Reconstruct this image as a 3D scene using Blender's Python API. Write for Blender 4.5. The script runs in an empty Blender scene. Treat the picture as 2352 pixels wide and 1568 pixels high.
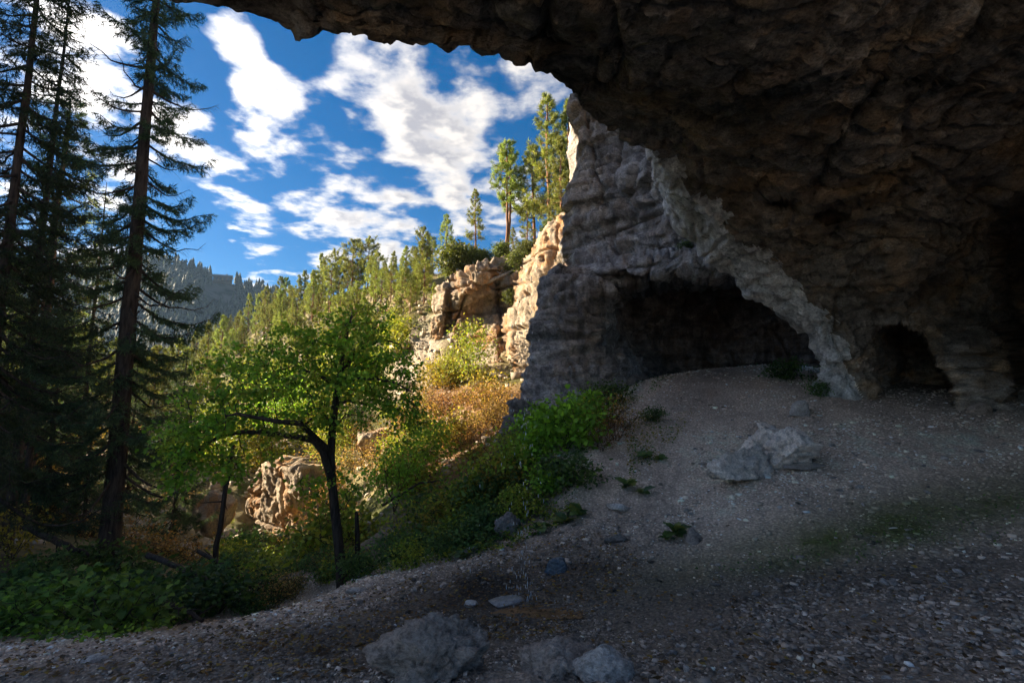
import bpy, math, random
import numpy as np
from mathutils import Vector, Matrix

R = math.radians
rng = np.random.default_rng(7)
random.seed(7)
scene = bpy.context.scene
COL = scene.collection

# ------------------------------------------------------------------ camera
PITCH = R(6.8)
cam_data = bpy.data.cameras.new("camera")
cam_data.lens = 18.0
cam_data.sensor_width = 36.0
cam_data.clip_start = 0.05
cam_data.clip_end = 9000.0
cam = bpy.data.objects.new("camera", cam_data)
COL.objects.link(cam)
cam.location = (0, 0, 0)
cam.rotation_euler = (R(90) + PITCH, 0, 0)
scene.camera = cam

# ------------------------------------------------------------------ light and exposure
SUN_AZ = R(-80)      # measured from the view direction (+Y), negative = left
SUN_EL = R(20)
SUN_DIR = np.array([math.sin(SUN_AZ) * math.cos(SUN_EL), math.cos(SUN_AZ) * math.cos(SUN_EL), math.sin(SUN_EL)])
sl = bpy.data.lights.new("sun", 'SUN')
sl.energy = 2.25
sl.angle = R(0.53)
sl.color = (1.0, 0.83, 0.60)
sun = bpy.data.objects.new("sun", sl)
COL.objects.link(sun)
sun.rotation_euler = Vector(-SUN_DIR).to_track_quat('-Z', 'Y').to_euler()

vs = scene.view_settings
vs.view_transform = 'Standard'
vs.look = 'None'
vs.exposure = 3.35
vs.gamma = 1.0
vs.use_curve_mapping = False
cy = scene.cycles
cy.use_denoising = True
cy.max_bounces = 8
cy.diffuse_bounces = 4
cy.use_adaptive_sampling = True
cy.adaptive_threshold = 0.02
cy.glossy_bounces = 2
cy.transmission_bounces = 4
cy.transparent_max_bounces = 4
cy.volume_bounces = 0
cy.sample_clamp_indirect = 6.0
cy.caustics_reflective = False
cy.caustics_refractive = False


def ray(px, py):
    """direction (camera depth 1) of a point of the picture, in the 2352 x 1568 frame"""
    px = np.asarray(px, float); py = np.asarray(py, float)
    a = (px - 1176.0) / 1176.0
    m = (784.0 - py) / 1176.0
    c, s = math.cos(PITCH), math.sin(PITCH)
    return np.stack([a + 0 * m, c - m * s + 0 * a, m * c + s + 0 * a], -1)


def P(px, py, d):
    return ray(px, py) * np.asarray(d, float)[..., None]


def proj(p):
    """inverse of P: picture position and depth of world points"""
    p = np.asarray(p, float)
    c, s = math.cos(PITCH), math.sin(PITCH)
    d = p[..., 1] * c + p[..., 2] * s
    m = (-p[..., 1] * s + p[..., 2] * c) / d
    return 1176 + 1176 * p[..., 0] / d, 784 - 1176 * m, d


# ------------------------------------------------------------------ world: sky with a broken cloud layer
world = bpy.data.worlds.new("World")
scene.world = world
world.use_nodes = True
wn = world.node_tree.nodes
wl = world.node_tree.links
wn.clear()


def wnode(t, **kw):
    n = wn.new(t)
    for k, v in kw.items():
        setattr(n, k, v)
    return n


def wmath(op, a, b=None, c=None, clamp=False):
    n = wn.new('ShaderNodeMath'); n.operation = op; n.use_clamp = clamp
    for i, v in enumerate((a, b, c)):
        if v is None:
            continue
        if isinstance(v, (int, float)):
            n.inputs[i].default_value = v
        else:
            wl.new(v, n.inputs[i])
    return n.outputs[0]


def wvec(op, a, b=None):
    n = wn.new('ShaderNodeVectorMath'); n.operation = op
    for i, v in enumerate((a, b)):
        if v is None:
            continue
        if isinstance(v, (tuple, list)):
            n.inputs[i].default_value = v
        else:
            wl.new(v, n.inputs[i])
    return n.outputs['Value'] if op in ('DOT_PRODUCT', 'LENGTH', 'DISTANCE') else n.outputs[0]


sky = wnode('ShaderNodeTexSky', sky_type='NISHITA')
sky.sun_disc = False
sky.sun_elevation = SUN_EL
sky.sun_rotation = SUN_AZ
sky.altitude = 1400
sky.air_density = 1.0
sky.dust_density = 1.6
sky.ozone_density = 3.5
tc = wnode('ShaderNodeTexCoord')
D = tc.outputs['Generated']
sep = wnode('ShaderNodeSeparateXYZ'); wl.new(D, sep.inputs[0])
zc = wmath('MAXIMUM', wmath('ADD', sep.outputs[2], 0.10), 0.06)
comb = wnode('ShaderNodeCombineXYZ')
wl.new(wmath('DIVIDE', sep.outputs[0], zc), comb.inputs[0])
wl.new(wmath('DIVIDE', sep.outputs[1], zc), comb.inputs[1])
PL = comb.outputs[0]


def wnoise(vec, scale, detail=6, rough=0.55, dist=0.0, off=(0, 0, 0)):
    n = wn.new('ShaderNodeTexNoise'); n.noise_dimensions = '3D'
    wl.new(wvec('ADD', vec, off), n.inputs['Vector'])
    n.inputs['Scale'].default_value = scale
    n.inputs['Detail'].default_value = detail
    n.inputs['Roughness'].default_value = rough
    n.inputs['Distortion'].default_value = dist
    return n.outputs['Fac']


def smooth(x, a, b):
    n = wn.new('ShaderNodeMapRange'); n.interpolation_type = 'SMOOTHSTEP'
    wl.new(x, n.inputs[0])
    n.inputs[1].default_value = a; n.inputs[2].default_value = b
    n.inputs[3].default_value = 0; n.inputs[4].default_value = 1
    return n.outputs[0]


# cloud banks the photograph shows: (x, y, radius, weight) in picture pixels
CLOUDS = [(870, 170, 130, .13), (1000, 240, 130, .15), (970, 350, 120, .13), (1110, 270, 90, .09), (610, 280, 120, .13),
          (550, 80, 70, .12), (180, 140, 230, .05), (330, 300, 160, .05), (740, 505, 95, .10), (560, 520, 80, .08), (900, 540, 100, .12), (1080, 480, 90, .11),
          (690, 80, 100, -.16), (730, 270, 60, -.10), (660, 440, 90, -.06), (450, 560, 120, -.14)]
bias = None
for (cx, cyy, rad, wgt) in CLOUDS:
    d0 = ray(cx, cyy); nn = float(np.linalg.norm(d0)); d0 = d0 / nn
    dot = wvec('DOT_PRODUCT', D, tuple(float(v) for v in d0))
    mr = wn.new('ShaderNodeMapRange'); mr.interpolation_type = 'SMOOTHSTEP'
    wl.new(dot, mr.inputs[0])
    mr.inputs[1].default_value = math.cos(math.atan(rad * 1.25 / 1176 / nn)); mr.inputs[2].default_value = 1.0
    mr.inputs[3].default_value = 0.0; mr.inputs[4].default_value = wgt
    bias = mr.outputs[0] if bias is None else wmath('ADD', bias, mr.outputs[0])

n_big = wnoise(PL, 4.6, 8, 0.56, 0.1, (3.1, 1.7, 0.0))
dens = wmath('ADD', n_big, bias)
cover = smooth(dens, 0.50, 0.72)
thick = smooth(dens, 0.58, 0.76)
# light on the clouds comes from the sun's side: compare the density with the density a little towards the sun
sd = (float(SUN_DIR[0]) * .045 + 3.1, float(SUN_DIR[1]) * .045 + 1.7, 0.0)
n_off = wnoise(PL, 4.6, 4, 0.56, 0.1, sd)
lit = smooth(wmath('SUBTRACT', n_big, n_off), -0.07, 0.10)
cmix = wnode('ShaderNodeMix', data_type='RGBA')
wl.new(wmath('MULTIPLY', thick, wmath('SUBTRACT', 1.0, wmath('MULTIPLY', lit, 0.7))), cmix.inputs[0])
CLOUD_K = 1.0
cmix.inputs[6].default_value = (6.0, 5.6, 5.1, 1)
cmix.inputs[7].default_value = (2.5, 2.5, 2.75, 1)
# cloud scatters forward: brighter towards the sun
fw = wvec('DOT_PRODUCT', D, tuple(float(v) for v in SUN_DIR))
glow = wmath('ADD', 0.35, wmath('MULTIPLY', wmath('POWER', smooth(fw, 0.3, 1.0), 2.0), .8))
cs = wn.new('ShaderNodeVectorMath'); cs.operation = 'SCALE'
wl.new(cmix.outputs[2], cs.inputs[0]); wl.new(glow, cs.inputs['Scale'])
hsv = wnode('ShaderNodeHueSaturation')
hsv.inputs['Saturation'].default_value = 1.35
hsv.inputs['Value'].default_value = 0.25
wl.new(sky.outputs[0], hsv.inputs['Color'])
smix = wnode('ShaderNodeMix', data_type='RGBA')
wl.new(wmath('MULTIPLY', cover, smooth(sep.outputs[2], 0.0, 0.16)), smix.inputs[0])
wl.new(hsv.outputs[0], smix.inputs[6])
wl.new(cs.outputs[0], smix.inputs[7])
world.cycles.sampling_method = "MANUAL"
world.cycles.sample_map_resolution = 256
bg = wnode('ShaderNodeBackground')
bg.inputs['Strength'].default_value = 0.06
wl.new(smix.outputs[2], bg.inputs['Color'])
wo = wnode('ShaderNodeOutputWorld')
wl.new(bg.outputs[0], wo.inputs[0])

# ------------------------------------------------------------------ numpy noise
_perm = np.random.default_rng(11).integers(0, 2**31, size=4096).astype(np.int64)
_g = np.random.default_rng(12).normal(size=(256, 3)); _g /= np.linalg.norm(_g, axis=1)[:, None]


def _hash(ix, iy, iz, seed=0):
    h = _perm[(ix + 131 * seed) & 4095]
    h = _perm[(h + iy) & 4095]
    h = _perm[(h + iz) & 4095]
    return h


def perlin(p, seed=0):
    p = np.asarray(p, float)
    i = np.floor(p).astype(np.int64); f = p - i
    u = f * f * f * (f * (f * 6 - 15) + 10)
    out = 0
    for dx in (0, 1):
        wx = u[..., 0] if dx else 1 - u[..., 0]
        for dy in (0, 1):
            wy = u[..., 1] if dy else 1 - u[..., 1]
            for dz in (0, 1):
                wz = u[..., 2] if dz else 1 - u[..., 2]
                g = _g[_hash(i[..., 0] + dx, i[..., 1] + dy, i[..., 2] + dz, seed) & 255]
                dot = g[..., 0] * (f[..., 0] - dx) + g[..., 1] * (f[..., 1] - dy) + g[..., 2] * (f[..., 2] - dz)
                out = out + wx * wy * wz * dot
    return out * 1.6


def fbm(p, octv=4, seed=0, gain=0.5, ridged=False):
    p = np.asarray(p, float)
    a, s, t = 1.0, 0, 0
    for k in range(octv):
        n = perlin(p * 2.03 ** k + 17.3 * k, seed + k)
        if ridged:
            n = 1 - 2 * np.abs(n)
        s = s + a * n; t += a; a *= gain
    return s / t


def facet(p, seed=0, tilt=0.6, step=0.5):
    """broken-rock relief: each Worley cell is a tilted plane of its own height. returns (height, edge)"""
    p = np.asarray(p, float)
    i = np.floor(p).astype(np.int64)
    b1 = np.full(p.shape[:-1], 1e9); b2 = b1.copy(); h = np.zeros(p.shape[:-1])
    for dx in (-1, 0, 1):
        for dy in (-1, 0, 1):
            for dz in (-1, 0, 1):
                cx, cyy, cz = i[..., 0] + dx, i[..., 1] + dy, i[..., 2] + dz
                hs = _hash(cx, cyy, cz, seed)
                ox = cx + (hs & 255) / 255.0; oy = cyy + ((hs >> 8) & 255) / 255.0; oz = cz + ((hs >> 16) & 255) / 255.0
                vx, vy, vz = p[..., 0] - ox, p[..., 1] - oy, p[..., 2] - oz
                d = vx * vx + vy * vy + vz * vz
                g = _g[(hs >> 5) & 255]
                val = tilt * (g[..., 0] * vx + g[..., 1] * vy + g[..., 2] * vz) + step * (((hs >> 12) & 255) / 127.5 - 1)
                closer = d < b1
                b2 = np.where(closer, b1, np.minimum(b2, d))
                h = np.where(closer, val, h)
                b1 = np.where(closer, d, b1)
    return h, np.sqrt(b2) - np.sqrt(b1)


def sstep(x, a, b):
    t = np.clip((np.asarray(x, float) - a) / (b - a), 0, 1)
    return t * t * (3 - 2 * t)


class TPS:
    def __init__(self, xy, v, lam=1e-3):
        xy = np.asarray(xy, float); v = np.asarray(v, float)
        self.c = xy.mean(0); self.s = xy.std() + 1e-9
        q = (xy - self.c) / self.s; n = len(q)
        A = np.zeros((n + 3, n + 3)); A[:n, :n] = self.k(q, q) + lam * np.eye(n)
        A[:n, n] = 1; A[:n, n + 1:] = q; A[n, :n] = 1; A[n + 1:, :n] = q.T
        self.w = np.linalg.solve(A, np.concatenate([v, np.zeros(3)])); self.q = q

    @staticmethod
    def k(a, b):
        r2 = ((a[:, None, :] - b[None]) ** 2).sum(-1)
        return 0.5 * r2 * np.log(r2 + 1e-12)

    def __call__(self, x, y):
        x, y = np.broadcast_arrays(np.asarray(x, float), np.asarray(y, float))
        sh = x.shape
        z = (np.stack([x.ravel(), y.ravel()], -1) - self.c) / self.s
        out = np.empty(len(z)); n = len(self.q)
        for a in range(0, len(z), 40000):
            zz = z[a:a + 40000]
            out[a:a + 40000] = self.k(zz, self.q) @ self.w[:n] + self.w[n] + zz @ self.w[n + 1:]
        return out.reshape(sh)


class SphereRBF:
    def __init__(self, dirs, v, lam=1e-3):
        q = np.asarray(dirs, float); q = q / np.linalg.norm(q, axis=1)[:, None]; n = len(q)
        A = np.zeros((n + 4, n + 4)); A[:n, :n] = self.k(q, q) - lam * np.eye(n) * 0 + lam * np.eye(n)
        A[:n, n] = 1; A[:n, n + 1:] = q; A[n, :n] = 1; A[n + 1:, :n] = q.T
        self.w = np.linalg.solve(A, np.concatenate([v, np.zeros(4)])); self.q = q

    @staticmethod
    def k(a, b):
        return (np.clip(2 - 2 * a @ b.T, 0, None)) ** 1.0 * np.log(np.clip(2 - 2 * a @ b.T, 1e-12, None)) * .5

    def __call__(self, d):
        sh = d.shape[:-1]; z = d.reshape(-1, 3); z = z / np.linalg.norm(z, axis=1)[:, None]
        out = np.empty(len(z)); n = len(self.q)
        for a in range(0, len(z), 40000):
            zz = z[a:a + 40000]
            out[a:a + 40000] = self.k(zz, self.q) @ self.w[:n] + self.w[n] + zz @ self.w[n + 1:]
        return out.reshape(sh)


# ------------------------------------------------------------------ mesh helpers
def mk_mesh(name, V, faces, mat=None, col=None, smooth_shade=False, mats=None, midx=None):
    """faces: list of int arrays (n,3) or (n,4); col: per-vertex rgb"""
    V = np.asarray(V, np.float32)
    me = bpy.data.meshes.new(name)
    me.vertices.add(len(V)); me.vertices.foreach_set('co', V.ravel())
    faces = [np.asarray(f, np.int32) for f in faces if len(f)]
    loops = np.concatenate([f.ravel() for f in faces])
    tot = np.concatenate([np.full(len(f), f.shape[1], np.int32) for f in faces])
    me.loops.add(len(loops)); me.loops.foreach_set('vertex_index', loops)
    me.polygons.add(len(tot))
    me.polygons.foreach_set('loop_start', np.concatenate([[0], np.cumsum(tot)[:-1]]).astype(np.int32))
    me.polygons.foreach_set('loop_total', tot)
    if smooth_shade:
        me.polygons.foreach_set('use_smooth', np.ones(len(tot), bool))
    for m in (mats or ([mat] if mat else [])):
        me.materials.append(m)
    if midx is not None:
        me.polygons.foreach_set('material_index', np.asarray(midx, np.int32))
    me.update(calc_edges=True)
    if col is not None:
        ca = me.color_attributes.new('Col', 'FLOAT_COLOR', 'POINT')
        c4 = np.ones((len(V), 4), np.float32); c4[:, :3] = col
        ca.data.foreach_set('color', c4.ravel())
    return me


def link(name, me, parent=None, loc=None, rotz=0.0, scale=1.0):
    o = bpy.data.objects.new(name, me)
    COL.objects.link(o)
    if parent is not None:
        o.parent = parent
    if loc is not None:
        o.location = tuple(float(v) for v in loc)
    if rotz:
        o.rotation_euler = (0, 0, rotz)
    if scale != 1.0:
        o.scale = (scale,) * 3 if isinstance(scale, (int, float)) else scale
    return o


def tag(o, label=None, cat=None, group=None, kind=None):
    if label: o['label'] = label
    if cat: o['category'] = cat
    if group: o['group'] = group
    if kind: o['kind'] = kind
    return o


def grid_faces(nr, nc, wrap=False):
    idx = np.arange(nr * nc).reshape(nr, nc)
    if wrap:
        idx = np.concatenate([idx, idx[:, :1]], 1)
    return np.stack([idx[:-1, :-1], idx[:-1, 1:], idx[1:, 1:], idx[1:, :-1]], -1).reshape(-1, 4)


def grid_normals(G):
    du = np.gradient(G, axis=1); dv = np.gradient(G, axis=0)
    n = np.cross(du, dv)
    n /= np.linalg.norm(n, axis=-1)[..., None] + 1e-9
    return n


def smooth_vec(N, k=6):
    for _ in range(k):
        M = N.copy()
        M[1:] += N[:-1]; M[:-1] += N[1:]; M[:, 1:] += N[:, :-1]; M[:, :-1] += N[:, 1:]
        N = M / (np.linalg.norm(M, axis=-1)[..., None] + 1e-9)
    return N


# ------------------------------------------------------------------ materials
def new_mat(name):
    m = bpy.data.materials.new(name)
    m.use_nodes = True
    m.node_tree.nodes.clear()
    return m, m.node_tree.nodes, m.node_tree.links


class NT:
    """a thin wrapper to write node trees tersely"""
    def __init__(self, name):
        self.m, self.n, self.l = new_mat(name)
        self.out = self.n.new('ShaderNodeOutputMaterial')
        tc = self.n.new('ShaderNodeTexCoord'); self.obj = tc.outputs['Object']
        g = self.n.new('ShaderNodeNewGeometry'); self.pos = g.outputs['Position']; self.nrm = g.outputs['Normal']

    def put(self, sock, v):
        if isinstance(v, (int, float, tuple, list)):
            sock.default_value = v
        else:
            self.l.new(v, sock)

    def math(self, op, a, b=0.0, clamp=False):
        n = self.n.new('ShaderNodeMath'); n.operation = op; n.use_clamp = clamp
        self.put(n.inputs[0], a); self.put(n.inputs[1], b)
        return n.outputs[0]

    def noise(self, vec, scale, detail=5, rough=0.55, dist=0.0):
        n = self.n.new('ShaderNodeTexNoise')
        self.put(n.inputs['Vector'], vec)
        n.inputs['Scale'].default_value = scale; n.inputs['Detail'].default_value = detail
        n.inputs['Roughness'].default_value = rough; n.inputs['Distortion'].default_value = dist
        return n.outputs['Fac']

    def voro(self, vec, scale, feature='F1', out='Distance'):
        n = self.n.new('ShaderNodeTexVoronoi'); n.feature = feature
        self.put(n.inputs['Vector'], vec); n.inputs['Scale'].default_value = scale
        return n.outputs[out]

    def map(self, vec, scale=(1, 1, 1), rot=(0, 0, 0)):
        n = self.n.new('ShaderNodeMapping')
        self.put(n.inputs[0], vec); n.inputs['Scale'].default_value = scale; n.inputs['Rotation'].default_value = rot
        return n.outputs[0]

    def ramp(self, fac, stops):
        n = self.n.new('ShaderNodeValToRGB')
        self.put(n.inputs[0], fac)
        e = n.color_ramp.elements
        while len(e) < len(stops):
            e.new(0.5)
        for k, (p, c) in enumerate(stops):
            e[k].position = p
            e[k].color = (c, c, c, 1) if isinstance(c, (int, float)) else (*c, 1)
        return n.outputs[0]

    def mix(self, fac, a, b, mode='MIX'):
        n = self.n.new('ShaderNodeMix'); n.data_type = 'RGBA'; n.blend_type = mode
        self.put(n.inputs[0], fac)
        self.put(n.inputs[6], (*a, 1) if isinstance(a, tuple) and len(a) == 3 else a)
        self.put(n.inputs[7], (*b, 1) if isinstance(b, tuple) and len(b) == 3 else b)
        return n.outputs[2]

    def attr(self, name='Col'):
        n = self.n.new('ShaderNodeAttribute'); n.attribute_name = name
        return n.outputs['Color']

    def bump(self, h, strength=0.5, dist=0.05, prev=None):
        n = self.n.new('ShaderNodeBump')
        self.put(n.inputs['Height'], h)
        n.inputs['Strength'].default_value = strength; n.inputs['Distance'].default_value = dist
        if prev is not None:
            self.l.new(prev, n.inputs['Normal'])
        return n.outputs[0]

    def bsdf(self, color, rough=0.85, normal=None, spec=0.3):
        n = self.n.new('ShaderNodeBsdfPrincipled')
        self.put(n.inputs['Base Color'], (*color, 1) if isinstance(color, tuple) and len(color) == 3 else color)
        self.put(n.inputs['Roughness'], rough)
        n.inputs['Specular IOR Level'].default_value = spec
        if normal is not None:
            self.l.new(normal, n.inputs['Normal'])
        return n.outputs[0]

    def done(self, shader):
        self.l.new(shader, self.out.inputs['Surface'])
        return self.m


def rock_material(name, base, dark, pale, stain=None, stain_amt=0.5, strata=2.0, scale=1.0, streak=None):
    t = NT(name)
    mid = t.noise(t.map(t.pos, (1, 1, strata)), 2.2 * scale, 6, 0.74, 0.3)
    fine = t.noise(t.map(t.pos, (1, 1, 1.5)), 13 * scale, 4, 0.75)
    c = t.ramp(mid, [(0.32, dark), (0.47, base), (0.53, base), (0.68, pale)])
    if stain is not None:
        sn = t.noise(t.map(t.pos, (1.0, 1.0, 0.6)), 0.7 * scale, 4, 0.65, 0.8)
        c = t.mix(t.math('MULTIPLY', t.ramp(sn, [(0.48, 0.0), (0.60, 1.0)]), stain_amt), c, stain)
    if streak is not None:
        kn = t.noise(t.map(t.pos, (1.0, 1.0, 0.08)), 2.2 * scale, 4, 0.65)
        c = t.mix(t.math('MULTIPLY', t.ramp(kn, [(0.5, 0.0), (0.60, 1.0)]), 0.7), c, streak)
    c = t.mix(0.8, c, t.ramp(fine, [(0.30, 0.32), (0.5, 0.95), (0.68, 1.4)]), 'MULTIPLY')
    c = t.mix(1.0, c, t.attr(), 'MULTIPLY')
    b = t.bump(fine, 0.9, 0.10 / scale)
    return t.done(t.bsdf(c, 0.9, b, 0.2))


def leaf_material(name, hue_var=0.03, val_var=0.35, trans=0.45, rough=0.5):
    t = NT(name)
    oi = t.n.new('ShaderNodeObjectInfo')
    h = t.n.new('ShaderNodeHueSaturation')
    t.l.new(t.attr(), h.inputs['Color'])
    t.put(h.inputs['Hue'], t.math('ADD', t.math('MULTIPLY', oi.outputs['Random'], hue_var), 0.5 - hue_var / 2))
    t.put(h.inputs['Value'], t.math('ADD', t.math('MULTIPLY', oi.outputs['Random'], val_var), 1 - val_var / 2))
    d = t.bsdf(h.outputs[0], rough, None, 0.25)
    tr = t.n.new('ShaderNodeBsdfTranslucent')
    br = t.mix(1.0, h.outputs[0], (1.0, 1.0, 0.55), 'MULTIPLY')
    t.l.new(br, tr.inputs[0])
    mx = t.n.new('ShaderNodeMixShader'); mx.inputs[0].default_value = trans
    t.l.new(d, mx.inputs[1]); t.l.new(tr.outputs[0], mx.inputs[2])
    return t.done(mx.outputs[0])


def bark_material(name, base, dark):
    t = NT(name)
    n = t.noise(t.map(t.obj, (9, 9, 1.6)), 1.6, 6, 0.65, 0.3)
    c = t.ramp(n, [(0.35, dark), (0.62, base)])
    return t.done(t.bsdf(c, 0.92, t.bump(n, 0.8, 0.03), 0.15))

# ================================================================== SETTING: rock and ground
M_CEIL = rock_material("cave_ceiling_rock", (.21, .178, .147), (.04, .034, .03), (.36, .315, .265), (.31, .195, .105), 0.45, 2.6, 1.6)
M_RIB = rock_material("pale_rib_rock", (.60, .58, .56), (.20, .19, .18), (.78, .76, .73), (.30, .25, .19), 0.4, 1.6, 1.3)
M_CLIFF = rock_material("grey_cliff_rock", (.31, .30, .305), (.075, .073, .078), (.52, .51, .51), (.24, .19, .155), 0.6, 2.2, 1.0, (.13, .125, .13))
M_SUNCLIFF = rock_material("cream_cliff_rock", (.37, .30, .22), (.15, .12, .09), (.48, .415, .32), (.42, .20, .065), 0.7, 1.2, 0.8, (.20, .17, .14))
M_BOULDER = rock_material("boulder_rock", (.40, .365, .34), (.13, .115, .105), (.58, .54, .50), (.33, .27, .22), 0.35, 1.5, 2.2)


def rock_relief(p, s=1.0, strata=1.0, seed=0, big=.35, mid=.12, fine=.04):
    """height of broken, bedded limestone at world points"""
    q = p * np.array([1, 1, strata])
    w = np.stack([fbm(p * .5 / s + 5, 2, seed + 40), fbm(p * .5 / s + 9, 2, seed + 44), fbm(p * .5 / s + 13, 2, seed + 48)], -1) * .5 * s
    h1, e1 = facet((q + w) / (1.5 * s), seed + 1, .7, .45)
    h2, e2 = facet((q + w * .6) / (.48 * s), seed + 2, .8, .45)
    f = fbm(p / (.28 * s), 3, seed + 5)
    return big * h1 + mid * h2 + fine * f - .08 * big * np.exp(-e1 * 9)


def blocks(p, seed, h, w, tint=False):
    """jointed beds: every block of every bed stands out by its own amount"""
    wz = p[..., 2] / h + .3 * fbm(p * .25, 2, seed) * min(1, 1 / h) + .06 * fbm(p * 2.5, 2, seed + 7)
    lay = np.floor(wz).astype(np.int64); k1 = _hash(lay, lay * 0 + 3, lay * 0 + 5, seed)
    u = (p[..., 0] * .8 + p[..., 1] * .6) / w * (.7 + .6 * ((k1 >> 8) & 255) / 255) + (k1 & 255) / 25.0 + .16 * fbm(p * 1.3, 3, seed + 3)
    b_ = np.floor(u).astype(np.int64); k2 = _hash(lay, b_, lay * 0 + 9, seed)
    f = wz - lay; fu = u - b_
    joint = np.minimum(np.minimum(f, 1 - f) * h, np.minimum(fu, 1 - fu) * w)
    hgt = .3 * ((k1 & 1023) / 511.5 - 1) + .85 * ((k2 & 1023) / 511.5 - 1) - .25 * np.exp(-joint / .05)
    return (hgt, ((k2 >> 10) & 1023) / 511.5 - 1) if tint else hgt


def bedding(z, seed, freq=1.0):
    z3 = np.stack([z * 0 + 3.7, z * 0 + 1.1, z * freq], -1)
    n = perlin(z3, seed) + .6 * perlin(z3 * 2.3, seed + 1)
    return np.clip(n * 2.2, -1, 1)


# ---------------------------------------------------------------- near ground: cave floor, path, bank
GC = [  # picture x, y, depth
    (0, 1568, 3.6), (600, 1568, 3.3), (1176, 1568, 3.05), (1700, 1568, 3.0), (2352, 1568, 2.95), (1000, 1500, 3.9), (1400, 1460, 4.3), (1800, 1400, 4.7), (2352, 1380, 4.4),
    (1200, 1385, 5.9), (900, 1420, 5.4), (600, 1430, 5.6), (240, 1480, 4.9), (0, 1500, 4.7), (1450, 1330, 6.0), (1700, 1270, 6.3), (2000, 1230, 6.2), (2352, 1200, 6.2),
    (1400, 1210, 7.9), (1250, 1270, 7.2), (1050, 1300, 7.4), (820, 1350, 7.4), (500, 1440, 6.0), (1550, 1100, 9.3), (1750, 1090, 8.8), (2050, 1060, 8.6), (2352, 1080, 8.0),
    (1480, 990, 12.0), (1650, 930, 13.5), (1700, 850, 17.5), (1780, 838, 18.5), (1500, 868, 18.0), (1400, 905, 15.5), (1850, 875, 15), (1930, 915, 12.4), (2120, 890, 14.0), (2240, 930, 11.4), (2352, 960, 10.5), (2120, 960, 11),
    (1300, 1080, 10.0), (1210, 1180, 9.2), (1220, 1020, 12.2), (1160, 1060, 12.6), (1080, 1210, 9.9), (960, 1260, 9.9), (860, 1300, 10.0), (1040, 1130, 12.5), (920, 1190, 13), (800, 1335, 11.2),
    (640, 1420, 9.5), (430, 1440, 8.5), (243, 1330, 14.0), (100, 1380, 11), (0, 1420, 8), (480, 1350, 14), (650, 1340, 15), (0, 1270, 16), (-300, 1420, 8), (-300, 1300, 14),
]
g_pts = [P(a, b, c) for a, b, c in GC]
g_pts = np.array(g_pts)
extra = np.array([(0, 0, -1.62), (-3, 0, -1.9), (3, 0, -1.45), (7, 2, -1.0), (0, -8, -1.5), (-6, -6, -2.2), (8, -6, -.8), (11, 6, -.2), (-8, 1, -2.7), (-14, 4, -4), (-14, -8, -3.6), (16, 14, .6), (10, 22, .9), (12, 27, .5), (5, 24, .2), (-22, 10, -5.5),
                  (2, 22, -1.8), (-3, 22, -6.0), (-8.5, 22, -9.5), (-19, 22, -6.5), (-13, 17, -5.6), (-6.5, 17, -6.3)])
g_all = np.concatenate([g_pts, extra])
_gt = TPS(g_all[:, :2], g_all[:, 2], 2e-3)


def gz(x, y):
    x = np.asarray(x, float); y = np.asarray(y, float)
    z = _gt(x, y)
    p = np.stack([x, y, x * 0], -1)
    return z + .05 * fbm(p * .9, 3, 60) + .02 * fbm(p * 3.1, 2, 70)


_hx = np.arange(-42, 42.01, .14); _HXX, _HYY = np.meshgrid(_hx, _hx)
_HG = gz(_HXX, _HYY)


def gzf(x, y):
    """gz read from a table"""
    u = np.clip((np.asarray(x, float) + 42) / .14, 0, len(_hx) - 1.001); v = np.clip((np.asarray(y, float) + 42) / .14, 0, len(_hx) - 1.001)
    i = u.astype(int); j = v.astype(int); a = u - i; b = v - j
    return (_HG[j, i] * (1 - a) + _HG[j, i + 1] * a) * (1 - b) + (_HG[j + 1, i] * (1 - a) + _HG[j + 1, i + 1] * a) * b


def micro(x, y):
    """clods and small steps of the floor, on top of gz"""
    p = np.stack([np.asarray(x, float), np.asarray(y, float), np.asarray(x, float) * 0], -1)
    h1, _ = facet(p / .33, 90, .5, .5); h2, _ = facet(p / .11, 92, .6, .5)
    clod = sstep(fbm(p * .6, 3, 96), -.15, .35)
    rid = fbm(p * 1.8, 3, 97, .55, True) - .35
    return sstep(np.hypot(p[..., 0], p[..., 1]), 1.5, 3) * (.018 * h1 + (.006 + .016 * clod) * h2 + .05 * rid * clod + .012 * fbm(p * 7, 2, 95))


def ground_hit(px, py, dmin=2.0, dmax=34.0, n=300):
    """where the sight line through a picture point meets the near ground"""
    px = np.atleast_1d(np.asarray(px, float)); py = np.atleast_1d(np.asarray(py, float))
    ds = np.geomspace(dmin, dmax, n)
    r = ray(px, py)
    Q = r[:, None, :] * ds[None, :, None]
    under = Q[..., 2] < gzf(Q[..., 0], Q[..., 1])
    k = np.argmax(under, 1); ok = under.any(1)
    d = ds[np.where(ok, k, n - 1)]
    H = r * d[:, None]
    H[:, 2] = gzf(H[:, 0], H[:, 1]) + micro(H[:, 0], H[:, 1])
    return H, ok


def blob(px, py, cx, cyy, rx, ry, rot=0.0):
    c, s = math.cos(R(rot)), math.sin(R(rot))
    dx, dy = px - cx, py - cyy
    u = (dx * c + dy * s) / rx; v = (-dx * s + dy * c) / ry
    return np.exp(-(u * u + v * v))


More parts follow.
